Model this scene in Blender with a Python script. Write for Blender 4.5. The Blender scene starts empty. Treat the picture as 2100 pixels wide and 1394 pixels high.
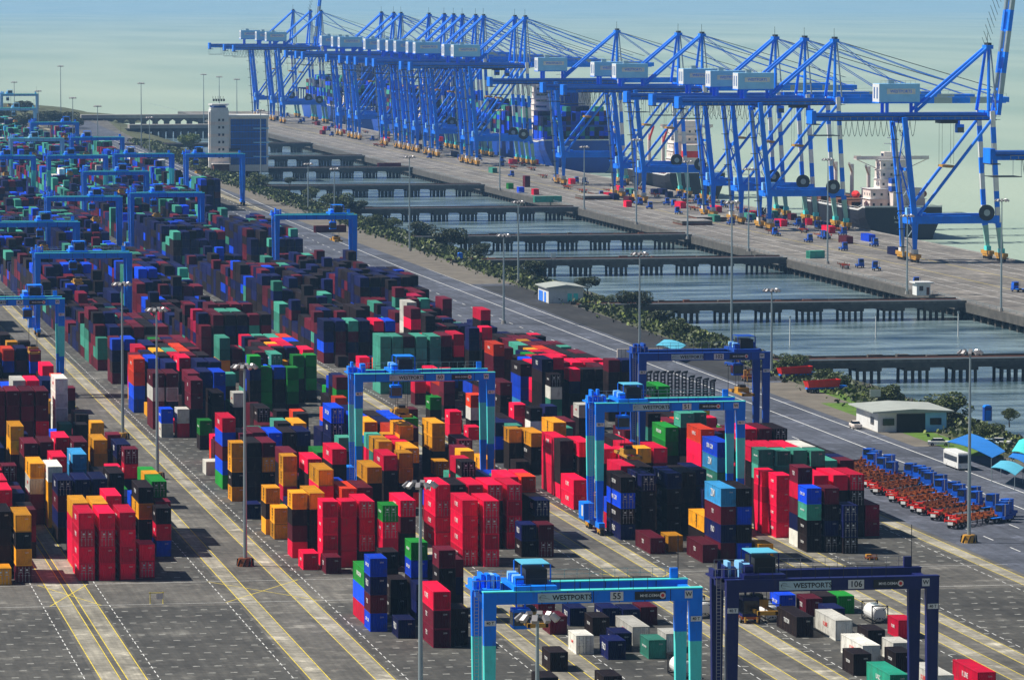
import bpy, math, random
import numpy as np
from mathutils import Vector, Matrix
random.seed(7)
RAD = math.radians
scene = bpy.context.scene
COL = scene.collection

# ------------------------------------------------------------------ camera, light, world
F, W0, H0 = 9600.0, 2100.0, 1394.0
HORIZ, VPX, CAMH = -14.0, -635.0, 90.0
PITCH = math.atan((H0/2-HORIZ)/F)
YAW = math.atan((W0/2-VPX)/(F/math.cos(PITCH)))
cam_data = bpy.data.cameras.new('camera'); cam = bpy.data.objects.new('camera', cam_data); COL.objects.link(cam)
cam_data.sensor_width = 36.0; cam_data.sensor_fit = 'HORIZONTAL'
cam_data.lens = 36.0*F/W0
cam_data.clip_start = 5; cam_data.clip_end = 120000
cam.location = (0, 0, CAMH)
cam.rotation_euler = (math.pi/2-PITCH, 0, -YAW)
scene.camera = cam
SUN_DIR = Vector((-0.66, 0.22, 0.80)).normalized()      # towards the sun
SUN_EL = math.asin(SUN_DIR.z); SUN_AZ = math.atan2(SUN_DIR.x, SUN_DIR.y)
sd = bpy.data.lights.new('sun', 'SUN'); sun = bpy.data.objects.new('sun', sd); COL.objects.link(sun)
sd.energy = 5.0; sd.angle = RAD(0.5); sd.color = (1.0, 0.95, 0.87)
sun.rotation_euler = (-SUN_DIR).to_track_quat('-Z', 'Y').to_euler()
world = bpy.data.worlds.new('World'); scene.world = world; world.use_nodes = True
nt = world.node_tree; nt.nodes.clear()
sky = nt.nodes.new('ShaderNodeTexSky'); sky.sky_type = 'NISHITA'; sky.sun_disc = False
sky.sun_elevation = SUN_EL; sky.sun_rotation = SUN_AZ; sky.air_density = 0.7; sky.dust_density = 0.2; sky.ozone_density = 1.0
bg = nt.nodes.new('ShaderNodeBackground'); bg.inputs[1].default_value = 0.05
wo = nt.nodes.new('ShaderNodeOutputWorld'); nt.links.new(sky.outputs[0], bg.inputs[0]); nt.links.new(bg.outputs[0], wo.inputs[0])
scene.view_settings.view_transform = 'Standard'; scene.view_settings.look = 'None'
scene.view_settings.exposure = 0.24; scene.view_settings.gamma = 1.0
scene.view_settings.use_curve_mapping = False
scene.cycles.volume_bounces = 1
scene.cycles.max_bounces = 6

# ------------------------------------------------------------------ picture <-> ground
cy, sy, cp, sp = math.cos(YAW), math.sin(YAW), math.cos(PITCH), math.sin(PITCH)
FWD = np.array([sy*cp, cy*cp, -sp]); RGT = np.array([cy, -sy, 0.0]); UPV = np.cross(RGT, FWD)
def proj(p):
    d = np.asarray(p, float)-np.array([0, 0, CAMH]); z = d@FWD
    return np.stack([W0/2+F*(d@RGT)/z, H0/2-F*(d@UPV)/z], -1)
def P(x, y, h=0.0):
    d = FWD*F+RGT*(x-W0/2)-UPV*(y-H0/2)
    t = (h-CAMH)/d[2]
    return Vector((d[0]*t, d[1]*t, h))
def Yof(yb, X):
    # depth Y of the ground point with world X seen in picture row yb
    lo, hi = 50.0, 30000.0
    for _ in range(50):
        m = (lo+hi)/2
        if proj((X, m, 0))[1] > yb: lo = m
        else: hi = m
    return lo
def Xat(x, Y):
    a, b = proj((0, Y, 0))[0], proj((1, Y, 0))[0]
    return (x-a)/(b-a)

# ------------------------------------------------------------------ materials
HAZE = 0.00005
MATS = {}
def mat(name, rgb, rough=0.55, metal=0.0, var=0.12, scale=0.6, island=False, objrand=False, bump=0.0, spec=0.4, dirt=0.0):
    if name in MATS: return MATS[name]
    m = bpy.data.materials.new(name); m.use_nodes = True; MATS[name] = m
    n = m.node_tree.nodes; l = m.node_tree.links; b = n['Principled BSDF']
    b.inputs['Roughness'].default_value = rough; b.inputs['Metallic'].default_value = metal
    b.inputs['Specular IOR Level'].default_value = spec
    tc = n.new('ShaderNodeTexCoord'); no = n.new('ShaderNodeTexNoise'); no.inputs['Scale'].default_value = scale
    no.inputs['Detail'].default_value = 6; no.inputs['Roughness'].default_value = 0.65
    l.new(tc.outputs['Object'], no.inputs['Vector'])
    mp = n.new('ShaderNodeMapRange'); l.new(no.outputs['Fac'], mp.inputs[0])
    mp.inputs[1].default_value = 0.3; mp.inputs[2].default_value = 0.7
    mp.inputs[3].default_value = 1-var; mp.inputs[4].default_value = 1+var
    fac = mp.outputs[0]
    if island or objrand:
        if island:
            g = n.new('ShaderNodeNewGeometry'); r = g.outputs['Random Per Island']
        else:
            g = n.new('ShaderNodeObjectInfo'); r = g.outputs['Random']
        m2 = n.new('ShaderNodeMapRange'); l.new(r, m2.inputs[0]); m2.inputs[3].default_value = 0.55; m2.inputs[4].default_value = 1.30
        mm = n.new('ShaderNodeMath'); mm.operation = 'MULTIPLY'; l.new(fac, mm.inputs[0]); l.new(m2.outputs[0], mm.inputs[1]); fac = mm.outputs[0]
    hs = n.new('ShaderNodeHueSaturation'); hs.inputs['Color'].default_value = (*rgb, 1); l.new(fac, hs.inputs['Value'])
    out = hs.outputs['Color']
    if dirt > 0:
        n2 = n.new('ShaderNodeTexNoise'); n2.inputs['Scale'].default_value = 1.3; n2.inputs['Detail'].default_value = 8
        n2.inputs['Roughness'].default_value = 0.75; mq = n.new('ShaderNodeMapping'); mq.inputs['Scale'].default_value = (1, 1, 0.28); l.new(tc.outputs['Object'], mq.inputs[0]); l.new(mq.outputs[0], n2.inputs['Vector'])
        cr = n.new('ShaderNodeValToRGB'); cr.color_ramp.elements[0].position = 0.53; cr.color_ramp.elements[1].position = 0.68
        cr.color_ramp.elements[0].color = (0, 0, 0, 1); cr.color_ramp.elements[1].color = (dirt, dirt, dirt, 1)
        l.new(n2.outputs['Fac'], cr.inputs[0])
        mx = n.new('ShaderNodeMix'); mx.data_type = 'RGBA'; l.new(cr.outputs[0], mx.inputs['Factor']); l.new(out, mx.inputs['A'])
        mx.inputs['B'].default_value = (0.11, 0.075, 0.055, 1); out = mx.outputs['Result']
    l.new(out, b.inputs['Base Color'])
    if bump > 0:
        bp = n.new('ShaderNodeBump'); bp.inputs['Strength'].default_value = bump; bp.inputs['Distance'].default_value = 0.1
        l.new(no.outputs['Fac'], bp.inputs['Height']); l.new(bp.outputs[0], b.inputs['Normal'])
    return m

CC = {'R': (0.88, 0.003, 0.055), 'M': (0.13, 0.007, 0.022), 'Y': (0.88, 0.38, 0.012), 'B': (0.004, 0.07, 0.75),
      'N': (0.004, 0.008, 0.075), 'W': (0.80, 0.78, 0.70), 'G': (0.014, 0.26, 0.03), 'T': (0.06, 0.32, 0.23),
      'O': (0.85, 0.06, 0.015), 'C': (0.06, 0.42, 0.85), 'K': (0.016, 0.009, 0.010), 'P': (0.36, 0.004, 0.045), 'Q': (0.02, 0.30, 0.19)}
CNAME = {'R': 'bright red', 'M': 'maroon', 'Y': 'orange yellow', 'B': 'bright blue', 'N': 'navy blue', 'W': 'white', 'G': 'green',
         'T': 'pale teal', 'O': 'orange red', 'C': 'light blue', 'K': 'dark brown', 'P': 'crimson', 'Q': 'sea green'}
for k, c in CC.items():
    mat('paint_'+k, c, 0.5, 0, 0.20, 0.5, objrand=True, dirt=0.6, spec=0.15)
    mat('far_'+k, c, 0.6, 0, 0.22, 0.3, island=True, dirt=0.5, spec=0.12)
mat('steel_blue', (0.008, 0.24, 1.0), 0.5, 0, 0.2, 0.25, dirt=0.3, spec=0.2)
mat('crane_blue', (0.006, 0.22, 1.0), 0.5, 0, 0.22, 0.12, dirt=0.25, spec=0.2, objrand=False)
mat('deep_blue', (0.003, 0.008, 0.11), 0.5, 0, 0.14, 0.25, dirt=0.2)
mat('aqua', (0.10, 0.85, 0.78), 0.4, 0, 0.12, 0.3, dirt=0.2)
mat('pale_green', (0.36, 0.66, 0.52), 0.5, 0, 0.12, 0.3, dirt=0.3)
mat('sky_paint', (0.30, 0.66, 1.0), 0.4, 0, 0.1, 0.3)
mat('white_paint', (0.78, 0.78, 0.75), 0.5, 0, 0.08, 0.5, dirt=0.2)
mat('cream', (0.85, 0.74, 0.66), 0.6, 0, 0.1, 0.3, dirt=0.2)
mat('black_paint', (0.012, 0.012, 0.014), 0.5)
mat('dark_steel', (0.03, 0.032, 0.036), 0.5, 0.3)
mat('rubber', (0.012, 0.012, 0.012), 0.8)
mat('bar_metal', (0.42, 0.40, 0.40), 0.4, 0.5)
mat('yellow_gear', (0.60, 0.30, 0.03), 0.5, 0, 0.2, 0.6, dirt=0.5)
mat('orange_gear', (0.36, 0.085, 0.012), 0.5, 0, 0.25, 0.8, dirt=0.5, objrand=True)
mat('red_gear', (0.75, 0.02, 0.012), 0.45, 0, 0.15, 0.6, dirt=0.3)
mat('galvanised', (0.33, 0.40, 0.42), 0.45, 0.4, 0.1, 0.3)
mat('glass', (0.015, 0.025, 0.04), 0.12, 0, 0.05, 0.5, spec=0.7)
mat('blue_glass', (0.010, 0.09, 0.36), 0.15, 0, 0.15, 0.12, spec=0.6)
mat('concrete', (0.30, 0.285, 0.26), 0.85, 0, 0.18, 0.25, bump=0.2)
mat('dark_concrete', (0.085, 0.08, 0.07), 0.9, 0, 0.35, 0.35, bump=0.3)
mat('rust', (0.16, 0.06, 0.03), 0.9, 0, 0.35, 0.8)
mat('line_yellow', (0.80, 0.62, 0.07), 0.8, 0, 0.35, 0.8)
mat('line_white', (0.75, 0.75, 0.72), 0.8, 0, 0.35, 0.8)
mat('roof_grey', (0.42, 0.45, 0.41), 0.6, 0, 0.12, 0.4)
mat('roof_blue', (0.02, 0.22, 0.70), 0.4, 0, 0.12, 0.3)
mat('roof_cyan', (0.12, 0.55, 0.75), 0.4, 0, 0.12, 0.3)
mat('bark', (0.07, 0.05, 0.035), 0.9)
mat('hull_black', (0.012, 0.013, 0.02), 0.5, 0, 0.2, 0.05, dirt=0.3)
mat('hull_blue', (0.004, 0.07, 0.42), 0.5, 0, 0.15, 0.05, dirt=0.2)
mat('sandy', (0.17, 0.15, 0.12), 0.95, 0, 0.3, 0.15, bump=0.3)
mat('stone', (0.12, 0.115, 0.10), 0.95, 0, 0.5, 0.5, bump=0.6)

def leaf_mat(name, c1, c2):
    m = bpy.data.materials.new(name); m.use_nodes = True; MATS[name] = m
    n = m.node_tree.nodes; l = m.node_tree.links; b = n['Principled BSDF']; b.inputs['Roughness'].default_value = 0.6
    g = n.new('ShaderNodeNewGeometry'); cr = n.new('ShaderNodeValToRGB')
    cr.color_ramp.elements[0].color = (*c1, 1); cr.color_ramp.elements[1].color = (*c2, 1)
    l.new(g.outputs['Random Per Island'], cr.inputs[0]); l.new(cr.outputs[0], b.inputs['Base Color'])
leaf_mat('leaf_dark', (0.008, 0.018, 0.006), (0.075, 0.10, 0.022))
leaf_mat('leaf_mid', (0.018, 0.035, 0.010), (0.15, 0.19, 0.035))
leaf_mat('leaf_light', (0.08, 0.13, 0.02), (0.22, 0.27, 0.05))

# ------------------------------------------------------------------ mesh collector
class MB:
    def __init__(s): s.v = []; s.f = []; s.m = []; s.mats = []
    def mi(s, m):
        m = MATS[m] if isinstance(m, str) else m
        if m not in s.mats: s.mats.append(m)
        return s.mats.index(m)
    def raw(s, vs, fs, m):
        o = len(s.v); s.v += [tuple(v) for v in vs]; i = s.mi(m)
        for f in fs: s.f.append([o+k for k in f]); s.m.append(i)
        return s
    def box(s, x0, y0, z0, x1, y1, z1, m):
        return s.raw([(x0,y0,z0),(x1,y0,z0),(x1,y1,z0),(x0,y1,z0),(x0,y0,z1),(x1,y0,z1),(x1,y1,z1),(x0,y1,z1)],
                     [(0,3,2,1),(4,5,6,7),(0,1,5,4),(1,2,6,5),(2,3,7,6),(3,0,4,7)], m)
    def beam(s, a, b, w, h, m, w2=None, h2=None):
        a = Vector(a); b = Vector(b); d = (b-a).normalized()
        up = Vector((0, 0, 1)) if abs(d.z) < 0.95 else Vector((0, 1, 0))
        r = d.cross(up).normalized(); u = r.cross(d)
        w2 = w2 or w; h2 = h2 or h; vs = []
        for p, ww, hh in ((a, w, h), (b, w2, h2)):
            for i, j in ((-1,-1),(1,-1),(1,1),(-1,1)): vs.append(p+r*i*ww/2+u*j*hh/2)
        return s.raw(vs, [(0,1,2,3),(7,6,5,4),(0,4,5,1),(1,5,6,2),(2,6,7,3),(3,7,4,0)], m)
    def tube(s, a, b, r, m, n=8, r2=None):
        a = Vector(a); b = Vector(b); d = (b-a).normalized()
        up = Vector((0, 0, 1)) if abs(d.z) < 0.95 else Vector((0, 1, 0))
        e = d.cross(up).normalized(); u = e.cross(d); r2 = r if r2 is None else r2; vs = []
        for p, rr in ((a, r), (b, r2)):
            for k in range(n):
                t = 2*math.pi*k/n; vs.append(p+e*math.cos(t)*rr+u*math.sin(t)*rr)
        fs = [(k, (k+1) % n, n+(k+1) % n, n+k) for k in range(n)]
        return s.raw(vs, [tuple(reversed(range(n))), tuple(range(n, 2*n))]+[tuple(reversed(f)) for f in fs], m)
    def prism(s, pts, y0, y1, m):   # outline in xz, extruded in y
        n = len(pts)
        vs = [(x, y0, z) for x, z in pts]+[(x, y1, z) for x, z in pts]
        return s.raw(vs, [tuple(range(n)), tuple(range(2*n-1, n-1, -1))]+[(k, k+n, (k+1) % n+n, (k+1) % n) for k in range(n)], m)
    def mesh(s, name):
        me = bpy.data.meshes.new(name); me.from_pydata(s.v, [], s.f)
        for m in s.mats: me.materials.append(m)
        me.polygons.foreach_set('material_index', s.m); me.update()
        return me
    def build(s, name, parent=None, loc=None):
        o = bpy.data.objects.new(name, s.mesh(name)); COL.objects.link(o)
        if parent: o.parent = parent
        if loc: o.location = loc
        return o
def tag(o, label=None, cat=None, group=None, kind=None):
    if label: o['label'] = label
    if cat: o['category'] = cat
    if group: o['group'] = group
    if kind: o['kind'] = kind
    return o
def thing(name, label, cat, loc=(0, 0, 0), rz=0.0, group=None):
    o = bpy.data.objects.new(name, None); COL.objects.link(o); o.location = loc; o.rotation_euler = (0, 0, rz)
    o.empty_display_size = 0.5
    return tag(o, label, cat, group)
def dup_tree(src, parent=None):
    c = src.copy(); COL.objects.link(c)
    if parent: c.parent = parent
    for ch in list(src.children): dup_tree(ch, c)
    return c
def use(name, me, parent, loc=(0, 0, 0), rot=(0, 0, 0), m=None):
    o = bpy.data.objects.new(name, me); COL.objects.link(o); o.parent = parent; o.location = loc; o.rotation_euler = rot
    if m is not None:
        o.material_slots[0].link = 'OBJECT'; o.material_slots[0].material = MATS[m]
    return o
TXT = {}
def text_mesh(txt, size, m, ext=0.01, bold=0.0):
    k = (txt, size, m)
    if k in TXT: return TXT[k]
    c = bpy.data.curves.new('lettering', 'FONT'); c.body = txt; c.size = size; c.extrude = ext; c.offset = bold*size
    c.align_x = 'CENTER'; c.align_y = 'CENTER'; c.resolution_u = 2
    o = bpy.data.objects.new('tmp', c); COL.objects.link(o)
    bpy.context.view_layer.update()
    me = bpy.data.meshes.new_from_object(o.evaluated_get(bpy.context.evaluated_depsgraph_get()))
    me.materials.clear(); me.materials.append(MATS[m]); me.name = 'lettering'
    bpy.data.objects.remove(o); TXT[k] = me
    return me
FACE_FRONT = (math.pi/2, 0, 0)            # reads from -Y
FACE_LEFT = (math.pi/2, 0, -math.pi/2)    # reads from -X
# ------------------------------------------------------------------ the setting
def struct(o): o['kind'] = 'structure'; return o
YF, YB = 150.0, 3500.0          # near and far end of the yard
KX = math.cos(YAW)/math.cos(PITCH)
BLK = {k: (a*KX, b*KX) for k, (a, b) in {'A': (30.0, 54.0), 'B': (57.5, 81.5), 'C': (90.0, 114.0), 'D': (118.6, 142.6), 'E': (149.4, 173.4), 'F': (179.0, 203.0), 'H': (209.0, 235.0)}.items()}

def asphalt(name, base, tick=False, warm=0.0):
    m = bpy.data.materials.new(name); m.use_nodes = True; MATS[name] = m
    n = m.node_tree.nodes; l = m.node_tree.links; b = n['Principled BSDF']; b.inputs['Roughness'].default_value = 0.8
    tc = n.new('ShaderNodeTexCoord'); geo = n.new('ShaderNodeNewGeometry')
    def noise(sc, det, lo, hi, vec=None):
        t = n.new('ShaderNodeTexNoise'); t.inputs['Scale'].default_value = sc; t.inputs['Detail'].default_value = det; t.inputs['Roughness'].default_value = 0.7
        l.new(vec or geo.outputs['Position'], t.inputs['Vector'])
        p = n.new('ShaderNodeMapRange'); l.new(t.outputs['Fac'], p.inputs[0]); p.inputs[1].default_value = 0.32; p.inputs[2].default_value = 0.68
        p.inputs[3].default_value = lo; p.inputs[4].default_value = hi
        return p.outputs[0]
    mpn = n.new('ShaderNodeMapping'); l.new(geo.outputs['Position'], mpn.inputs[0]); mpn.inputs['Scale'].default_value = (1, 0.03, 1)
    a = noise(0.05, 7, 0.62, 1.38); c = noise(0.6, 8, 0.68, 1.32); d = noise(0.9, 5, 0.72, 1.28, mpn.outputs[0])
    m1 = n.new('ShaderNodeMath'); m1.operation = 'MULTIPLY'; l.new(a, m1.inputs[0]); l.new(c, m1.inputs[1])
    m2 = n.new('ShaderNodeMath'); m2.operation = 'MULTIPLY'; l.new(m1.outputs[0], m2.inputs[0]); l.new(d, m2.inputs[1])
    vo = n.new('ShaderNodeTexVoronoi'); vo.inputs['Scale'].default_value = 0.06; l.new(geo.outputs['Position'], vo.inputs['Vector'])
    sv = n.new('ShaderNodeSeparateColor'); l.new(vo.outputs['Color'], sv.inputs[0]); vm = n.new('ShaderNodeMapRange'); l.new(sv.outputs[0], vm.inputs[0]); vm.inputs[3].default_value = 0.84; vm.inputs[4].default_value = 1.14
    st = noise(0.16, 9, 1.25, -0.6); sc_ = n.new('ShaderNodeClamp'); l.new(st, sc_.inputs[0]); sc_.inputs[1].default_value = 0.55; sc_.inputs[2].default_value = 1.0
    m3 = n.new('ShaderNodeMath'); m3.operation = 'MULTIPLY'; l.new(vm.outputs[0], m3.inputs[0]); l.new(sc_.outputs[0], m3.inputs[1])
    m4 = n.new('ShaderNodeMath'); m4.operation = 'MULTIPLY'; l.new(m2.outputs[0], m4.inputs[0]); l.new(m3.outputs[0], m4.inputs[1]); m2 = m4
    hs = n.new('ShaderNodeHueSaturation'); hs.inputs['Color'].default_value = (*base, 1); l.new(m2.outputs[0], hs.inputs['Value'])
    out = hs.outputs['Color']
    if tick:    # short painted slot marks, staggered rows across the lanes
        br = n.new('ShaderNodeTexBrick'); l.new(geo.outputs['Position'], br.inputs['Vector'])
        br.inputs['Scale'].default_value = 1.0; br.inputs['Mortar Size'].default_value = 0.0
        sep = n.new('ShaderNodeSeparateXYZ'); l.new(geo.outputs['Position'], sep.inputs[0])
        def wrap(sock, period, width, shift=None):
            q = n.new('ShaderNodeMath'); q.operation = 'DIVIDE'; l.new(sock, q.inputs[0]); q.inputs[1].default_value = period
            if shift is not None:
                ad = n.new('ShaderNodeMath'); ad.operation = 'ADD'; l.new(q.outputs[0], ad.inputs[0]); l.new(shift, ad.inputs[1]); q = ad
            fr = n.new('ShaderNodeMath'); fr.operation = 'FRACT'; l.new(q.outputs[0], fr.inputs[0])
            lt = n.new('ShaderNodeMath'); lt.operation = 'LESS_THAN'; l.new(fr.outputs[0], lt.inputs[0]); lt.inputs[1].default_value = width/period
            return lt.outputs[0], q
        iny, q = wrap(sep.outputs[1], 6.4, 0.6)
        fl = n.new('ShaderNodeMath'); fl.operation = 'FLOOR'; l.new(q.outputs[0], fl.inputs[0])
        hf = n.new('ShaderNodeMath'); hf.operation = 'MULTIPLY'; l.new(fl.outputs[0], hf.inputs[0]); hf.inputs[1].default_value = 0.5
        inx, _ = wrap(sep.outputs[0], 2.9, 0.95, hf.outputs[0])
        mu = n.new('ShaderNodeMath'); mu.operation = 'MULTIPLY'; l.new(inx, mu.inputs[0]); l.new(iny, mu.inputs[1])
        wr = noise(1.7, 4, 0.25, 1.0)
        mu2 = n.new('ShaderNodeMath'); mu2.operation = 'MULTIPLY'; l.new(mu.outputs[0], mu2.inputs[0]); l.new(wr, mu2.inputs[1])
        mx = n.new('ShaderNodeMix'); mx.data_type = 'RGBA'; l.new(mu2.outputs[0], mx.inputs['Factor']); l.new(out, mx.inputs['A'])
        mx.inputs['B'].default_value = (0.45, 0.45, 0.41, 1); out = mx.outputs['Result']
        n.remove(br)
    l.new(out, b.inputs['Base Color'])
    return m
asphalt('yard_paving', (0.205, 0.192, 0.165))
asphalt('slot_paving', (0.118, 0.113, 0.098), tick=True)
asphalt('track_concrete', (0.52, 0.48, 0.38))
asphalt('road_asphalt', (0.140, 0.155, 0.20))
asphalt('quay_concrete', (0.33, 0.30, 0.26))
asphalt('ramp_gravel', (0.045, 0.045, 0.045))

g = MB()   # one yard slab with its flanks
XR = 251.0
vs = [(-900, YF, 0), (XR, YF, 0), (XR, 2250, 0), (262, 2600, 0), (275, 3050, 0), (300, YB, 0), (-900, YB, 0)]
n_ = len(vs)
g.raw(vs, [tuple(range(n_))], 'yard_paving')
g.raw([(x, y, 0) for x, y, z in vs]+[(x, y, -9) for x, y, z in vs], [(k, (k+1) % n_, (k+1) % n_+n_, k+n_)[::-1] for k in range(n_)], 'dark_concrete')
struct(g.build('ground'))
# sloping rocky bank
g = MB(); rr = random.Random(3); cols_ = []
ys = [YF+i*14 for i in range(int((3300-YF)/14)+1)]
vv = []
for y in ys:
    ex = XR+0.05 if y < 2250 else (XR+(y-2250)/350*8 if y < 2600 else 262+(y-2600)/450*13)
    for j in range(6):
        t = j/5.0
        vv.append((ex+t*35+(rr.uniform(-1.6, 1.6) if j else 0), y+rr.uniform(-3, 3), -0.03-t*t*7.2+(rr.uniform(-.5, .5) if j else 0)))
fs = [(i*6+j, i*6+j+1, (i+1)*6+j+1, (i+1)*6+j) for i in range(len(ys)-1) for j in range(5)]
mat('bank_earth', (0.10, 0.11, 0.05), 0.95, 0, 0.5, 0.12, bump=0.5)
g.raw(vv, fs, 'bank_earth')
struct(g.build('bank'))

def water_mat(name, c1, c2, rough, nsc=0.0035, ysc=0.2):
    m = bpy.data.materials.new(name); m.use_nodes = True; MATS[name] = m
    n = m.node_tree.nodes; l = m.node_tree.links; b = n['Principled BSDF']
    geo = n.new('ShaderNodeNewGeometry')
    t = n.new('ShaderNodeTexNoise'); t.inputs['Scale'].default_value = nsc; t.inputs['Detail'].default_value = 7
    mp = n.new('ShaderNodeMapping'); mp.inputs['Scale'].default_value = (1, ysc, 1); l.new(geo.outputs['Position'], mp.inputs[0]); l.new(mp.outputs[0], t.inputs['Vector'])
    cr = n.new('ShaderNodeValToRGB'); cr.color_ramp.elements[0].position = 0.35; cr.color_ramp.elements[1].position = 0.65
    cr.color_ramp.elements[0].color = (*c1, 1); cr.color_ramp.elements[1].color = (*c2, 1)
    l.new(t.outputs['Fac'], cr.inputs[0]); l.new(cr.outputs[0], b.inputs['Base Color'])
    b.inputs['Roughness'].default_value = rough; b.inputs['IOR'].default_value = 1.33
    w = n.new('ShaderNodeTexNoise'); w.inputs['Scale'].default_value = 0.35; w.inputs['Detail'].default_value = 4
    mp2 = n.new('ShaderNodeMapping'); mp2.inputs['Scale'].default_value = (1, 0.6, 1); l.new(geo.outputs['Position'], mp2.inputs[0]); l.new(mp2.outputs[0], w.inputs['Vector'])
    bp = n.new('ShaderNodeBump'); bp.inputs['Strength'].default_value = 0.8; bp.inputs['Distance'].default_value = 0.5
    l.new(w.outputs['Fac'], bp.inputs['Height']); l.new(bp.outputs[0], b.inputs['Normal'])
water_mat('sea_water', (0.31, 0.42, 0.335), (0.44, 0.53, 0.41), 0.5)
water_mat('pond_water', (0.03, 0.065, 0.085), (0.26, 0.36, 0.38), 0.2, 0.03, 3.0)
g = MB(); g.raw([(-60000, -3000, -5), (60000, -3000, -5), (60000, 90000, -5), (-60000, 90000, -5)], [(0, 1, 2, 3)], 'sea_water')
struct(g.build('sea'))
g = MB(); g.raw([(247, 300, -4.95), (366.5, 300, -4.95), (366.5, 3300, -4.95), (247, 3300, -4.95)], [(0, 1, 2, 3)], 'pond_water')
struct(g.build('pond'))

# pavings laid on the slab, each 4 mm above the one below
def sheet(name, x0, x1, y0, y1, z, m, x0b=None, x1b=None):
    q = MB(); x0b = x0 if x0b is None else x0b; x1b = x1 if x1b is None else x1b
    q.raw([(x0, y0, z), (x1, y0, z), (x1b, y1, z), (x0b, y1, z)], [(0, 1, 2, 3)], m)
    return struct(q.build(name))
g = MB(); lines = MB(); wl = MB()
AIS = [(683, 714), (1092, 1114), (1480, 1506), (1900, 1930), (2330, 2360), (2760, 2790)]     # cross roads, by depth
segs = []
y_ = YF+1
for a, b_ in AIS: segs.append((y_, a)); y_ = b_
segs.append((y_, 3300))
def quad(mb, x0, x1, y0, y1, z, m): mb.raw([(x0, y0, z), (x1, y0, z), (x1, y1, z), (x0, y1, z)], [(0, 1, 2, 3)], m)
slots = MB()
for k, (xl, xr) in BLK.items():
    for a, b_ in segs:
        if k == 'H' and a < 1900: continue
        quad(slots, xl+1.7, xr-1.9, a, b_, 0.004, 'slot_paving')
    a0 = YF+1 if k != 'H' else 1930
    for x in (xl, xr):
        quad(g, x-1.15, x+1.15, a0, 3300, 0.008, 'track_concrete')
        for s in (-1.32, 1.2): quad(lines, x+s, x+s+0.14, a0, 3300, 0.012, 'line_yellow')
    if k != 'H':
        for x in (xl+2.9, xr-3.4): 
            for y0 in range(int(YF)+2, 3000, 4): 
                if y0 < 1500: quad(wl, x, x+0.13, y0, y0+2.2, 0.012, 'line_white')
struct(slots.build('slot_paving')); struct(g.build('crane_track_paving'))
# turning crosses at the ends of the blocks
def mark(mb, p, q, w, z, m):
    p = Vector((p[0], p[1], 0)); q = Vector((q[0], q[1], 0)); d = (q-p).normalized(); r = Vector((d.y, -d.x, 0))*w/2
    mb.raw([(*(p+r).xy, z), (*(q+r).xy, z), (*(q-r).xy, z), (*(p-r).xy, z)], [(3, 2, 1, 0)], m)
for a, b_ in AIS[:3]:
    for k, (xl, xr) in BLK.items():
        if k in 'FH': continue
        x0_, x1_ = {'A': (51, 58.6), 'B': (77, 91), 'C': (110, 119.5), 'D': (138, 150), 'E': (169, 179), 'F': (192, 198)}[k]
        mark(lines, (x0_, a+3), (x1_, b_-3), 0.16, 0.016, 'line_yellow'); mark(lines, (x1_, a+3), (x0_, b_-3), 0.16, 0.020, 'line_yellow')
    mark(wl, (-100, a+3), (204, a+3), 0.18, 0.012, 'line_white'); mark(wl, (-100, b_-3), (204, b_-3), 0.18, 0.012, 'line_white')
struct(lines.build('yellow_markings'))
# the long road beside the blocks
g = MB()
road = [(YF+1, 203, 249), (1500, 203, 249), (1930, 203, 249), (1931, 236, 249.5), (2393, 240, 258), (2939, 248, 268), (3300, 255, 276)]
for (y0, a0, b0), (y1, a1, b1) in zip(road, road[1:]):
    g.raw([(a0, y0, 0.004), (b0, y0, 0.004), (b1, y1, 0.004), (a1, y1, 0.004)], [(0, 1, 2, 3)], 'road_asphalt')
struct(g.build('road'))
for off in (0, 7.5, -9, -18):
    pts = [(228.5+off, YF+1), (229+off, 1500), (233+off*0.75, 1930), (245+off*0.5, 2393), (256+off*0.4, 2939)]
    for p, q in zip(pts, pts[1:]):
        if off == 0 or off == 7.5: mark(wl, p, q, 0.28, 0.010, 'line_white')
        else:
            L = math.hypot(q[0]-p[0], q[1]-p[1]); t = 0
            while t < L:
                u0, u1 = t/L, min(1, (t+6)/L)
                mark(wl, (p[0]+(q[0]-p[0])*u0, p[1]+(q[1]-p[1])*u0), (p[0]+(q[0]-p[0])*u1, p[1]+(q[1]-p[1])*u1), 0.22, 0.010, 'line_white'); t += 16
struct(wl.build('white_markings'))
sheet('gravel_apron', 238, 250.6, 1060, 1420, 0.012, 'ramp_gravel')
sheet('dirt_apron', 236.5, 250.5, 1430, 1890, 0.012, 'sandy')
sheet('dirt_verge', 239, 250.8, 900, 1055, 0.016, 'sandy')
sheet('sand_verge', 241, 250.6, 1891, 2240, 0.016, 'sandy')

# quay deck on piles
QX0, QX1 = 365.5, 440.0
g = MB(); g.box(QX0, 500, -1.6, QX1, 3560, 0, 'quay_concrete')
g.box(QX0-0.9, 500, -2.6, QX0-0.003, 3560, -0.1, 'dark_concrete')
q = struct(g.build('quay'))
g = MB()
for i in range(int((3400-900)/7.5)):
    y = 900+i*7.5
    for x in (QX0+0.8, QX0+6):
        g.tube((x, y, -9), (x, y, -1.6), 0.62, 'dark_concrete', 6)
struct(g.build('quay_piles'))
g = MB()
for x in (403.0, 433.0):
    for d in (-0.8, 0.65): quad(g, x+d, x+d+0.15, 500, 3550, 0.006, 'dark_steel')
for x in (380, 387.5, 395, 411, 418.5, 426): quad(g, x, x+0.22, 500, 3550, 0.005, 'line_yellow' if x in (395, 411) else 'line_white')
struct(g.build('quay_markings'))
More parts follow.
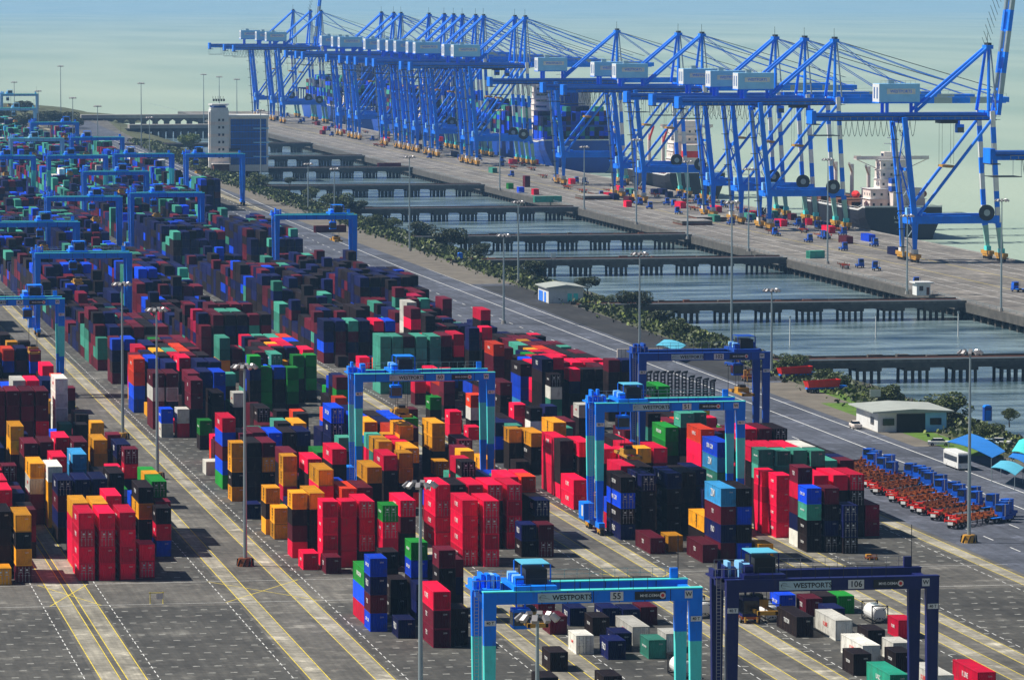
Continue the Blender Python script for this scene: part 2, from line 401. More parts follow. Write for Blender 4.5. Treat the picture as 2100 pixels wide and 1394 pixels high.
# kerb rail along the outer quay edge
g = MB(); g.box(QX1-0.9, 500, 0.001, QX1-0.3, 3560, 0.35, 'concrete')
tag(g.build('quay_kerb'), 'long low kerb beam along the outer edge of the quay', 'kerb')
g = MB()
for x in (QX0+0.1,):
    g.box(x, 500, 0.9, x+0.08, 3800, 1.0, 'galvanised'); g.box(x, 500, 0.45, x+0.08, 3800, 0.52, 'galvanised')
    for i in range(400): g.box(x, 700+i*7, 0.001, x+0.1, 700.12+i*7, 0.9, 'galvanised')
tag(g.build('railing'), 'thin metal railing along the inner edge of the quay above the ponds', 'railing')

# trestle bridges from the bank to the quay
BRIDGES = [1146, 1352, 1574, 1725, 1946, 2176, 2393, 2564, 2778]
bn = ['nearest', 'second', 'third', 'fourth', 'fifth', 'sixth', 'seventh', 'eighth', 'ninth']
for i, zc in enumerate(BRIDGES):
    y0 = zc/math.cos(YAW)-330*0.0; y0 = Yof(864000/zc-14, 320)
    wd = 12
    root = thing('trestle_bridge', f'{bn[i]} low concrete trestle bridge from the green bank across the ponds to the quay', 'bridge', (308, y0, 0), 0, 'trestle bridges between the ponds')
    a = MB(); a.box(-58.2, 0, -1.3, 56.5, wd, 0.02, 'dark_concrete'); a.build('deck', root)
    a = MB(); a.box(-58.2, -0.01, 0.021, 57, 0.35, 0.75, 'stone'); a.build('parapet', root)
    a = MB(); a.box(-58.2, wd-0.35, 0.021, 57, wd, 0.95, 'dark_concrete'); a.build('parapet', root)
    a = MB()
    for r_, yy in enumerate((4.5, 6.2, 8.5)): a.tube((-57, yy, 0.45), (56.5, yy, 0.45), 0.32, 'rust' if r_ else 'galvanised', 6)
    for k in range(12): a.box(-55+k*10, 3.9, 0.021, -54.5+k*10, 9.1, 0.2, 'dark_concrete')
    a.build('pipe_run', root)
    rb = random.Random(i)
    for k in range(9):
        x = -50+k*12.2
        a = MB()
        a.box(x-3.2, 0.5, -2.1, x+3.2, wd-0.5, -1.301, 'dark_concrete')
        for dx in (-2.7, -0.9, 0.9, 2.7):
            for yy in (1.6, wd-3.2): a.tube((x+dx+rb.uniform(-.2, .2), yy, -9), (x+dx, yy, -2.1), 0.42, 'dark_concrete', 6)
        a.build('pile_bent', root)
    if i < 5:
        for k in range(12):
            x = -54+k*9+rb.uniform(0, 4); w = rb.uniform(1, 4)
            a = MB(); a.box(x, 9.3, 0.021, x+w, 10+rb.uniform(0, 1.5), rb.uniform(0.4, 1.3), 'rust' if rb.random() < .5 else 'dark_concrete')
            a.build('pipe_support', root)

# far shore: causeway with arches, wooded point
for j, (yb, x0p, x1p) in enumerate([(247, 178, 470), (268, 280, 470)]):
    Y = Yof(yb, 330); xa, xb = Xat(x0p, Y), Xat(x1p, Y)
    root = thing('causeway', ['farther', 'nearer'][j]+' low concrete causeway on wide piers at the far shore left of the control tower', 'bridge', ((xa+xb)/2, Y, 0), 0, 'causeways at the far shore')
    w = (xb-xa)/2
    a = MB(); a.box(-w, 0, 1.5, w, 14, 4.0, 'concrete'); a.build('deck', root)
    for k in range(12):
        x = -w+(2*w)*(k+0.5)/12
        a = MB(); a.prism([(x-1.5, -9), (x+1.5, -9), (x+1.5, -1), (x+5, 1.499), (x-5, 1.499), (x-1.5, -1)], 1, 12, 'dark_concrete'); a.build('pier', root)
g = MB(); rr = random.Random(5)
def mound(mb, cx, cy_, rx, ry, h, m, seg=26, rings=7):
    vs = []; fs = []
    for i in range(rings):
        t = i/(rings-1)
        for k in range(seg):
            a = 2*math.pi*k/seg; q_ = math.cos(t*math.pi/2)
            vs.append((cx+rx*q_*math.cos(a)*rr.uniform(.9, 1.05), cy_+ry*q_*math.sin(a)*rr.uniform(.9, 1.05), -6+(h+6)*math.sin(t*math.pi/2)*rr.uniform(.93, 1.03)))
    for i in range(rings-1):
        for k in range(seg): fs.append((i*seg+k, i*seg+(k+1) % seg, (i+1)*seg+(k+1) % seg, (i+1)*seg+k))
    mb.raw(vs, fs, m)
mound(g, 262, 3460, 70, 60, 3, 'bank_earth'); mound(g, 215, 3560, 90, 60, 7, 'bank_earth')
struct(g.build('headland'))
# ------------------------------------------------------------------ yard gantry cranes (rubber tyred)
SW = 24.0
HB = 22.0
def board(parent, x, z, w, h, txt, tcol='black_paint', bcol='white_paint', y=-0.62, size=None, name='sign_board'):
    a = MB(); a.box(x-w/2, y-0.05, z-h/2, x+w/2, y, z+h/2, bcol); b = a.build(name, parent)
    if txt: use('lettering', text_mesh(txt, size or h*0.95, tcol, 0.012, 0.012), b, (x, y-0.07, z), FACE_FRONT)
    return b
def yard_crane(label, X, Y, blue, low, num, trolley=0.2, detail=True, group='rubber tyred yard cranes', hook=None, hang=None):
    r = thing('yard_crane', label, 'gantry crane', (X, Y, 0), 0, group)
    D = 8.2
    for sx in (0, SW):
        for y in (0, D):
            a = MB(); s = 1 if sx == 0 else -1
            a.beam((sx, y, 1.9), (sx, y, 9), 0.9, 0.8, blue, 1.2, 0.9)
            a.beam((sx, y, 9), (sx, y, 15.8), 1.2, 0.9, low, 1.38, 0.95)
            a.beam((sx, y, 15.8), (sx, y, HB-1.5), 1.38, 0.95, blue, 1.5, 1.0)
            if y == 0: a.beam((sx-0.78*s, y, 3), (sx-0.8*s, y, HB-2), 0.08, 0.1, 'white_paint')
            l_ = a.build('leg', r)
            if y == 0 and detail:
                board(l_, sx, HB-3.6, 1.25, 0.6, '40 T', y=-0.56, size=0.46)
        a = MB(); a.box(sx-0.5, -2.2, 1.2, sx+0.5, D+2.2, 2.1, blue); a.build('sill_beam', r)
        a = MB(); a.box(sx-0.55, 1.0, HB-1.5, sx+0.55, D-1.0, HB-0.6, blue); a.build('tie_beam', r)
        for y in (-1.0, D+1.0):
            b = MB(); b.box(sx-0.42, y-1.3, 0.75, sx+0.42, y+1.3, 1.22, 'yellow_gear'); b.prism([(sx-.5, .5), (sx+.5, .5), (sx+.3, 1.25), (sx-.3, 1.25)], y-.3, y+.3, 'yellow_gear')
            bo = b.build('bogie', r)
            for q in (-0.95, 0.95):
                w = MB(); w.tube((sx-0.32, y+q, 0.75), (sx+0.32, y+q, 0.75), 0.75, 'rubber', 14); w.tube((sx-0.36, y+q, 0.75), (sx+0.36, y+q, 0.75), 0.36, 'yellow_gear', 10)
                w.build('wheel', bo)
    for y in (0, D):
        a = MB(); a.box(-0.75, y-0.55, HB-1.5, SW+0.75, y+0.55, HB-0.02, blue)
        a.box(-0.8, y-0.62, HB-0.12, SW+0.8, y+0.62, HB, 'aqua' if blue not in ('deep_blue', 'hull_blue') else blue)
        for k in range(1, 8): a.box(k*3-0.04, y-0.57, HB-1.5, k*3+0.04, y-0.551, HB-0.12, 'deep_blue')
        a.build('girder', r)
    # walkway and railings along the rear girder
    a = MB(); a.box(0, D+0.7, HB-0.1, SW, D+1.6, HB, 'dark_steel')
    for z in (HB+0.55, HB+1.1): a.box(0, D+1.56, z, SW, D+1.6, z+0.05, 'bar_metal')
    for k in range(17): a.box(k*1.5, D+1.56, HB, k*1.5+0.05, D+1.61, HB+1.1, 'bar_metal')
    if detail:
        a.box(3.0, -0.55, HB+1.35, SW*0.78, -0.49, HB+1.43, 'dark_steel')
        for k in range(10): a.box(3+k*1.7, -0.55, HB, 3.05+k*1.7, -0.5, HB+1.38, 'dark_steel')
    a.build('railing', r)
    # trolley with winch house, canopy, cab
    tx = trolley*(SW-6)+1.0
    a = MB(); a.box(tx, -0.3, HB+0.02, tx+5.0, D+0.3, HB+0.5, blue); 
    for q in (0, 4.2):
        for y in (-0.2, D-0.4): a.box(tx+q, y, HB+0.001, tx+q+.8, y+.6, HB+0.02, 'dark_steel')
    t = a.build('trolley', r)
    a = MB(); a.box(tx+1.7, 1.6, HB+0.51, tx+4.2, D-1.6, HB+2.2, 'black_paint'); a.build('winch_house', t)
    a = MB(); a.box(tx+1.3, 1.6, HB+2.75, tx+4.5, D-1.6, HB+2.86, 'roof_cyan' if (num or 0) in (55, 51, 106) else blue)
    for q in (1.2, 4.6):
        for y in (1.7, D-1.7): a.tube((tx+q, y, HB+0.5), (tx+q, y, HB+2.75), 0.08, blue, 6)
    a.build('canopy', t)
    for k in range(4):
        a = MB(); a.tube((tx+0.3, 1+k*1.6, HB+1.1), (tx+1.3, 1+k*1.6, HB+1.1), 0.5, 'sky_paint' if k % 2 else blue, 10); a.build('hoist_drum', t)
    a = MB(); a.box(tx+0.2, 1.2, HB-4.6, tx+2.2, 3.4, HB-2.3, blue); a.box(tx+0.3, 1.14, HB-4.2, tx+2.1, 1.199, HB-2.7, 'glass'); a.box(tx+0.14, 1.3, HB-4.2, tx+.199, 3.3, HB-2.7, 'glass')
    a.box(tx+0.6, 2, HB-2.3, tx+0.8, 2.2, HB, blue); a.box(tx+1.6, 2, HB-2.3, tx+1.8, 2.2, HB, blue); a.build('cab', t)
    hz = hook if hook is not None else HB-7
    for q in (1.6, 3.4):
        for y in (D/2-1.4, D/2+1.4): a = MB(); a.tube((tx+q, y, hz+0.6), (tx+q, y, HB), 0.035, 'dark_steel', 4); a.build('hoist_rope', t)
    a = MB(); yc = D/2; a.box(tx+1.3, yc-6.0, hz-0.3, tx+1.6, yc+6.0, hz+0.1, 'yellow_gear'); a.box(tx+3.4, yc-6.0, hz-0.3, tx+3.7, yc+6.0, hz+0.1, 'yellow_gear')
    for y in (-6.0, 5.7): a.box(tx+1.28, yc+y, hz-0.35, tx+3.72, yc+y+.3, hz+0.15, 'yellow_gear')
    a.box(tx+1.4, yc-1.6, hz+0.1, tx+3.6, yc+1.6, hz+0.9, 'yellow_gear'); a.box(tx+1.9, yc-1, hz+0.9, tx+3.1, yc+1, hz+1.4, 'dark_steel'); a.build('spreader', t)
    # machinery on the left corner: engine house, ladder, cable tray
    a = MB(); a.box(-2.3, 2.0, 2.2, -0.55, 6.5, 5.0, blue); a.box(-2.32, 2.6, 2.8, -2.301, 4.0, 4.6, 'white_paint'); a.build('engine_house', r)
    a = MB(); a.box(-1.7, 1.5, HB-0.2, 1.6, D-1.5, HB+0.0, blue); 
    rb = random.Random(num or 3)
    for k in range(6): a.box(-1.5+k*0.55, 1.8+rb.random()*2, HB, -1.1+k*.55, 3.2+rb.random()*3, HB+rb.uniform(.7, 2.0), 'sky_paint' if rb.random() < .35 else blue)
    a.box(-1.7, 1.4, HB+1.0, 1.6, 1.45, HB+1.08, 'bar_metal')
    for k in range(5): a.box(-1.7+k*.8, 1.4, HB, -1.65+k*.8, 1.45, HB+1.05, 'bar_metal')
    a.build('switch_gear', r)
    a = MB()
    for q in (-1.5, -1.0): a.beam((q, 1.4, 2.2), (q, 1.4, HB), 0.06, 0.06, 'bar_metal')
    for k in range(48 if detail else 16): a.box(-1.5, 1.38, 2.4+k*(19.2/(48 if detail else 16)), -1.0, 1.42, 2.46+k*(19.2/(48 if detail else 16)), 'bar_metal')
    a.build('ladder', r)
    a = MB(); a.box(SW-1.2, D, HB, SW-0.3, D+.5, HB+1.2, blue); a.tube((SW-0.2, D+.4, HB), (SW-0.2, D+.4, HB+5.0), 0.05, 'dark_steel', 5); a.build('antenna', r)
    if num:
        b = board(r, 8.6, HB-0.8, 6.2, 1.05, '', bcol='line_sign' if 'line_sign' in MATS else 'white_paint')
        use('lettering', text_mesh('WESTPORTS', 0.82, 'black_paint', 0.012, 0.02), b, (9.5, -0.69, HB-0.82), FACE_FRONT)
        s_ = MB()
        for k in range(10):
            t0, t1 = math.pi*(0.15+k*0.15), math.pi*(0.15+(k+1)*0.15)
            s_.beam((6.1+.36*math.cos(t0), -0.69, HB-.8+.34*math.sin(t0)), (6.1+.36*math.cos(t1), -0.69, HB-.8+.34*math.sin(t1)), 0.12-0.008*k, 0.02, 'black_paint')
        s_.beam((5.7, -0.69, HB-.72), (6.9, -0.69, HB-.95), 0.1, 0.02, 'black_paint'); s_.build('logo', b)
        board(r, 14.7, HB-0.8, 1.5 if num < 100 else 1.9, 1.05, str(num), size=1.0)
        b = board(r, 18.6, HB-0.8, 3.6, 0.95, '', bcol='dark_steel')
        use('lettering', text_mesh('MHE-DEMAG', 0.45, 'white_paint', 0.012, 0.01), b, (18.7, -0.69, HB-.8), FACE_FRONT)
        s_ = MB(); s_.tube((20.05, -0.66, HB-.8), (20.05, -0.70, HB-.8), 0.36, 'cream', 14); s_.tube((20.05, -0.70, HB-.8), (20.05, -0.72, HB-.8), 0.2, 'red_gear', 12); s_.build('logo', b)
        board(r, SW-0.9, HB-0.75, 0.9, 0.9, 'W', size=0.7)
    return r
def rtg_at(lab, blk, ytop, blue, low, num=None, **kw):
    xl = BLK[blk][0]
    lo, hi = 200.0, 6000.0
    for _ in range(40):
        m_ = (lo+hi)/2
        if proj((xl, m_, HB))[1] > ytop: lo = m_
        else: hi = m_
    return yard_crane(lab, xl+{106: 1.4, 51: .7}.get(num, 0), lo, blue, low, num, **kw)
mat('line_sign', (0.50, 0.66, 0.70), 0.5)
RTGS = [
 ('bright blue yard crane numbered 55 in the front, aqua lower legs, cyan canopy', 'C', 1212, 'steel_blue', 'aqua', 55, 0.10),
 ('dark navy yard crane numbered 106 in the front right, beside the bright blue crane 55', 'D', 1188, 'deep_blue', 'deep_blue', 106, 0.02),
 ('blue yard crane numbered 51 with aqua legs, standing over the red and yellow stacks', 'E', 826, 'steel_blue', 'aqua', 51, 0.12),
 ('blue yard crane numbered 60 with aqua legs in the middle of the yard', 'D', 766, 'steel_blue', 'aqua', 60, 0.27),
 ('deep blue yard crane numbered 102 beside the road, trolley over its right leg', 'F', 724, 'hull_blue', 'hull_blue', 102, 0.93),
 ('pale blue yard crane at the left edge over the white containers, yellow spreader low', 'B', 614, 'steel_blue', 'aqua', 47, 0.80),
 ('deep blue yard crane over the far dark rows, right leg at the road edge', 'F', 441, 'steel_blue', 'steel_blue', None, 0.85),
 ('blue yard crane over the far teal rows, second behind the dark blue rows', 'E', 396, 'steel_blue', 'steel_blue', None, 0.3),
 ('blue yard crane standing on the road in front of the control tower', 'H', 316, 'steel_blue', 'steel_blue', None, 0.1),
 ('blue yard crane left of the one standing in front of the control tower', 'F', 316, 'steel_blue', 'aqua', None, 0.15),
 ('blue yard crane third to the left of the control tower', 'E', 319, 'steel_blue', 'aqua', None, 0.3),
 ('blue yard crane at far left, fourth from the control tower in its row', 'D', 320, 'steel_blue', 'aqua', None, 0.5),
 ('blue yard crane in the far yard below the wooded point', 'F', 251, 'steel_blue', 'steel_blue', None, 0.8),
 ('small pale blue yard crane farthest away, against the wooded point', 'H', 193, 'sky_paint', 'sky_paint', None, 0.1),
 ('blue yard crane at the left edge over the dark blue stacks of the middle yard', 'C', 519, 'steel_blue', 'steel_blue', None, 0.4),
 ('blue yard crane at the left edge over the far maroon stacks', 'C', 456, 'steel_blue', 'steel_blue', None, 0.6),
 ('blue yard crane in the far left yard, half hidden by nearer cranes', 'D', 404, 'steel_blue', 'steel_blue', None, 0.7),
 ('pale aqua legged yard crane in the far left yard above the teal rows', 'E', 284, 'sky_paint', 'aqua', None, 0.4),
 ('blue yard crane far up the yard, left of the wide far road', 'F', 282, 'steel_blue', 'aqua', None, 0.2),
 ('blue yard crane over the middle of the far left rows', 'E', 352, 'steel_blue', 'steel_blue', None, 0.6),
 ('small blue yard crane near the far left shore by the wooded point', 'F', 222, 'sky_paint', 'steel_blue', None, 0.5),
]
for i, (lab, blk, yt, b1, b2, num, tr) in enumerate(RTGS):
    RT = rtg_at(lab, blk, yt, b1, b2, num, trolley=tr, detail=i < 6, hook={0: 18.3, 1: 18.3, 2: 13.0, 3: 14.5, 5: 10}.get(i, 14))
    if num == 60: C60 = RT

HUNG = None
# ------------------------------------------------------------------ ship to shore cranes
def stripe(a, p, q, w, h, cols, n, w2=None):
    p = Vector(p); q = Vector(q)
    for k in range(n): a.beam(p.lerp(q, k/n), p.lerp(q, (k+1)/n), w, h, cols[k % 2])
def quay_crane(label, Y, tall=1.0, boom_up=False, short=False, sgn='05'):
    r = thing('quay_crane', label, 'quay crane', (403.1, Y, 0), 0, 'ship to shore cranes along the quay')
    HG = 48.5*tall; HA = 72.0*tall; B = 'crane_blue'
    for y in (-8.5, 8.5):
        a = MB(); a.beam((0, y, 3.5), (0, y, 13), 1.1, 1.1, B, 2.0, 1.4); a.beam((0, y, 13), (-3.8, y, HG), 1.9, 1.4, B, 1.6, 1.3); a.build('landside_leg', r)
        a = MB(); a.beam((30, y, 3.5), (29.1, y, 11.5), 1.3, 1.3, 'pale_green', 1.8, 1.4); a.beam((29.1, y, 11.5), (28.8, y, 13), 1.8, 1.4, B); stripe(a, (28.8, y, 13), (26.5, y, HG+2), 1.5, 1.3, ['white_paint', B], 7); a.build('waterside_leg', r)
        a = MB(); a.beam((0, y, 14.2), (29, y, 14.2), 1.6, 2.6, B); a.build('portal_beam', r)
        a = MB(); a.tube((1, y, 15.5), (26.2, y, HG-1), 0.55, B, 8); a.build('diagonal_brace', r)
        for x in (0, 30):
            a = MB(); a.box(x-0.9, y-5.2, 1.7, x+0.9, y+5.2, 2.9, 'yellow_gear'); a.box(x-0.8, y-1.6, 2.9, x+0.8, y+1.6, 4.4, 'aqua' if x else 'white_paint')
            for k in range(-4, 5, 2): a.tube((x-0.4, y+k, 0.55), (x+0.4, y+k, 0.55), 0.55, 'dark_steel', 10)
            for k in (-3, 1): a.box(x-0.75, y+k-.9, 1.0, x+0.75, y+k+2.8, 1.6, 'yellow_gear')
            a.build('bogie', r)
    for x, z in ((0, 13.6), (29, 13.6), (-3.6, HG-1), (26.6, HG+1)):
        a = MB(); a.beam((x, -8.5, z), (x, 8.5, z), 1.3, 2.0, B); a.build('cross_beam', r)
    gx0, gx1 = (-33 if not short else -26), 29
    for y in (-3.2, 3.2):
        a = MB(); a.box(gx0, y-0.8, HG-1.2, gx1, y+0.8, HG+1.4, B)
        a.box(gx0, y+(-1.9 if y < 0 else 0.81), HG+0.2, gx1, y+(-0.81 if y < 0 else 1.9), HG+0.35, 'dark_steel')
        for z in (0.9, 1.4): a.box(gx0, y+(-1.9 if y < 0 else 1.86), HG+z, gx1, y+(-1.86 if y < 0 else 1.9), HG+z+.06, 'galvanised')
        a.build('girder', r)
    a = MB(); a.box(gx0-1.5, -4.5, HG-2.5, gx0+1.5, 4.5, HG-2.2, 'dark_steel'); a.box(gx0-1.5, -4, HG-2.2, gx0, 4, HG+2.2, B)
    a.box(gx0-1, -4.6, HG-6.2, gx0+8, 4.6, HG-6.0, 'dark_steel')
    for q in (-1, 7.8):
        for y in (-4.4, 4.4): a.beam((gx0+q, y, HG-6), (gx0+q, y, HG-1), .12, .12, 'galvanised')
    a.build('maintenance_platform', r)
    # festoon cable loops
    a = MB()
    for k in range(13 if not short else 6):
        x = gx0+8+k*2.0
        for j in range(6):
            t0, t1 = j/6, (j+1)/6
            a.beam((x+2.0*t0, -4.9, HG-1.2-5.2*math.sin(math.pi*t0)), (x+2.0*t1, -4.9, HG-1.2-5.2*math.sin(math.pi*t1)), 0.13, 0.13, 'dark_steel')
    a.box(gx0+6, -5.0, HG-1.2, gx1, -4.8, HG-1.0, 'dark_steel'); a.build('cable_festoon', r)
    # machinery house
    hx0, hx1, hz = -11.5, 2.5, HG+5.0
    a = MB(); a.box(hx0, -4.5, hz, hx1, 4.5, hz+6.2, 'sky_paint'); a.box(hx0-0.2, -4.7, hz-0.3, hx1+0.2, 4.7, hz, B)
    for x in (hx0+3, hx1-1): 
        for y in (-3.2, 3.2): a.box(x-.5, y-.4, HG+1.4, x+.5, y+.4, hz-.3, B)
    h = a.build('machinery_house', r)
    a = MB(); a.box(hx0-0.06, -4.45, hz+.05, hx0-0.003, 4.45, hz+6.1, 'white_paint')
    for y in (-2.6, 1.2): a.box(hx0-0.12, y, hz+1.2, hx0-0.061, y+1.5, hz+5, 'blue_glass')
    a.build('end_wall', h)
    a = MB(); a.box(hx0+2.6, -4.58, hz+2.7, hx1-1.6, -4.503, hz+4.5, 'white_paint'); b = a.build('sign_board', h)
    use('lettering', text_mesh('WESTPORTS', 1.35, 'steel_blue', 0.02, 0.01), b, ((hx0+hx1)/2+.5, -4.61, hz+3.6), FACE_FRONT)
    a = MB()
    for k in range(8): a.box(hx0+0.5+k*1.7, -4.4, hz+6.2, hx0+0.58+k*1.7, -4.32, hz+7.2, 'bar_metal')
    a.box(hx0+.5, -4.4, hz+7.15, hx0+12.5, -4.34, hz+7.22, 'bar_metal'); a.box(hx0+4, -1, hz+6.2, hx0+6, 1, hz+7.4, 'galvanised'); a.build('roof_railing', h)
    for x, nm_ in ((-1.9, 'sway_brace'),):
        for s_ in (-1, 1):
            a = MB(); a.tube((-.2, -8.5*s_, 15.5), (-3.4, 0, HG-15), .3, B, 6); a.tube((-3.4, 0, HG-15), (-3.8, 8.5*s_, HG-2), .24, B, 6); a.build(nm_, r)
    a = MB(); a.beam((-2.2, -8.5, 31*tall), (-2.2, 8.5, 31*tall), .7, .9, B); a.build('cross_beam', r)
    a = MB(); a.box(gx0+4, -6.2, HG-1.0, gx1+1, -5.2, HG-.85, 'dark_steel'); a.box(gx0+4, -6.2, HG+.1, gx1+1, -6.14, HG+.2, 'galvanised')
    for k in range(24): a.box(gx0+4+k*2.4, -6.2, HG-.85, gx0+4.1+k*2.4, -6.12, HG+.1, 'galvanised')
    a.build('catwalk', r)
    a = MB()
    for k in range(7): a.box(-4.6-k*.5, -6.1, 5+k*6, -2.2-k*.5, -4.3, 5.2+k*6, 'dark_steel')
    a.box(-5.2, -6.0, 2, -3.2, -4.2, HG-6, 'dark_steel') if False else a.beam((-3.0, -5.2, 2), (-6.2, -5.2, HG-3), .7, .7, 'galvanised')
    a.build('lift_tower', r)
    # A frame
    ax = 27.0
    a = MB()
    for y in (-7.5, 7.5):
        a.tube((25.5, y, HG+2), (ax, y*0.22, HA), 0.62, B, 8, 0.5); a.tube((29, y*0.6, HG+2), (ax+.6, y*0.22, HA), 0.3, 'galvanised', 6)
    a.beam((ax-.4, -5.4, HG+9), (ax-.4, 5.4, HG+9), .5, .5, B); a.build('mast_frame', r)
    a = MB(); a.box(ax-1.1, -2.6, HA-0.8, ax+1.4, 2.6, HA+0.5, B); a.box(ax-.4, -2.4, HA+.5, ax+.8, 2.4, HA+1.3, 'dark_steel'); a.tube((ax, 0, HA+1.3), (ax, 0, HA+4.5), 0.08, 'dark_steel', 4); a.build('mast_head', r)
    for y in (-2, 2):
        a = MB(); a.tube((ax, y, HA), (1.5, y*1.8, HG+2.0), 0.55, B, 8); a.build('back_stay', r)
    # boom
    L = 64.0
    ang = RAD(0.0 if not boom_up else 83.0)
    hp = Vector((30.0, 0, HG+0.5)); dr = Vector((math.cos(ang), 0, math.sin(ang))); nr = Vector((-math.sin(ang), 0, math.cos(ang)))
    for y in (-3.2, 3.2):
        a = MB()
        n = 9
        for k in range(n):
            p = hp+dr*L*k/n; q = hp+dr*L*(k+1)/n
            a.beam((p.x, y, p.z), (q.x, y, q.z), 1.3, 2.3, [B, 'galvanised'][k % 2] if (boom_up or k > 4) else B)
        a.build('boom_girder', r)
    a = MB(); p = hp+dr*L*.5+nr*.1; q = hp+dr*L+nr*.1; a.beam(hp+nr*.1, q, .5, .3, B)
    for k in range(10):
        p = hp+dr*(L*(k+0.3)/9.6); a.beam((p.x, -3.2, p.z), (p.x, 3.2, p.z), .6, .8, B)
    p = hp+dr*L+nr*0.2; a.box(p.x-1.2, -4.2, p.z-1, p.x+1.2, 4.2, p.z+1, B)
    a.build('boom_tie', r)
    a = MB()
    for t in (0.1, 0.35, 0.6, 0.85, 1.0):
        p = hp+dr*L*t+nr*1.4; q = p+nr*1.2
        a.beam((p.x, -4.2, p.z), (q.x, -4.2, q.z), .1, .1, 'galvanised')
    p = hp+nr*2.6; q = p+dr*L; a.beam((p.x, -4.2, p.z), (q.x, -4.2, q.z), .09, .09, 'galvanised'); a.build('boom_railing', r)
    for y in (-2.4, 2.4):
        a = MB()
        if boom_up:
            for k in range(14):
                p = Vector((ax, y, HA)).lerp(Vector((ax+8, y, HA+30)), k/14); q = p+Vector((-1.2, 0, 3.1)); a.beam(p, q, .12, .12, 'dark_steel')
        else:
            for d, th in ((30, .14), (61, .14)):
                p = hp+dr*d+nr*1.4; m_ = Vector((ax, y, HA)).lerp(Vector((p.x, y, p.z)), 0.5)+Vector((0, 0, -0.8))
                a.tube((ax, y, HA), m_, th, 'steel_blue', 5); a.tube(m_, (p.x, y, p.z), th, 'steel_blue', 5)
            m_ = hp+dr*26+nr*7; a.tube((ax, y*.5, HA), (hp+dr*61).to_tuple()[:1]+(y*.5, HG+5), .07, 'dark_steel', 4)
        a.build('fore_stay', r)
    # trolley, cab, spreader
    tx = 10.0 if not short else 5
    a = MB(); a.box(tx, -3.6, HG-2.2, tx+6, 3.6, HG-1.22, 'dark_steel'); t = a.build('trolley', r)
    a = MB(); a.box(tx+6.2, -2, HG-5.4, tx+8.6, 1, HG-2.6, B); a.box(tx+6.3, -2.06, HG-5.2, tx+8.5, -2.001, HG-3.6, 'glass'); a.box(tx+6.3, -1.5, HG-2.6, tx+7.3, .8, HG-1.25, B); a.build('cab', t)
    a = MB()
    for q in (1, 5):
        for y in (-2, 2): a.tube((tx+q, y, HG-16), (tx+q, y, HG-2.2), .05, 'dark_steel', 4)
    a.box(tx+1.8, -6, HG-17, tx+4.2, 6, HG-16.2, 'yellow_gear'); a.build('spreader', t)
    # cable reel, stairs, electrical room
    a = MB(); a.tube((24.5, -10.0, 16.5), (24.5, -9.3, 16.5), 2.7, 'dark_steel', 22); a.tube((24.5, -10.1, 16.5), (24.5, -9.99, 16.5), 1.1, 'galvanised', 14); a.build('cable_reel', r)
    a = MB()
    zz = 3.0; k = 0
    while zz < HG-4:
        x0, x1 = (2.2, 4.6) if k % 2 else (4.6, 2.2)
        a.beam((x0-zz*0.07, 9.6, zz), (x1-zz*.07, 9.6, zz+3.6), .9, .12, 'galvanised'); a.box(x1-zz*.07-.6, 9, zz+3.6, x1-zz*.07+.6, 10.2, zz+3.72, 'dark_steel'); zz += 3.7; k += 1
    a.build('stair_tower', r)
    a = MB(); a.tube((-3.8, 0, 16), (6, 0, 16), .35, B, 6); a.box(-1.5, -5, 15.1, 3.5, -1, 18, 'sky_paint'); a.build('electrical_room', r)
    return r
apA = [2010, 1698, 1637, 1577, 1428, 1380, 1255]
apB = [1068, 1047, 983, 967, 940, 922, 903, 872, 815, 800, 775, 652, 630, 595]
names = ['near', 'second', 'third', 'fourth', 'fifth', 'sixth', 'seventh', 'eighth', 'ninth', 'tenth', 'eleventh', 'twelfth', 'thirteenth', 'fourteenth', 'fifteenth', 'sixteenth', 'seventeenth', 'eighteenth', 'nineteenth', 'twentieth', 'twenty first']
for i, ax in enumerate(apA+apB):
    tall = 1.0 if i < 7 else 1.07
    Z = 864000.0/((ax+635)*90/434.0)
    Y = Yof(864000.0/Z-14, 415)
    up = ax in (2010, 630)
    if i == 0: lab = 'nearest large blue quay crane with its striped boom raised upright'
    elif up: lab = 'far blue quay crane with raised boom, the only one up in the distant cluster'
    elif i < 7: lab = f'{names[i]} blue quay crane from the right, boom lowered, pale blue machinery house'
    else: lab = f'distant tall blue quay crane, {names[i]} from the right along the quay, boom lowered'
    quay_crane(lab, Y, tall, up)
o = quay_crane('partly visible blue quay crane cut off by the right edge of the picture', Yof(612, 420)+6, 0.87, False, True)

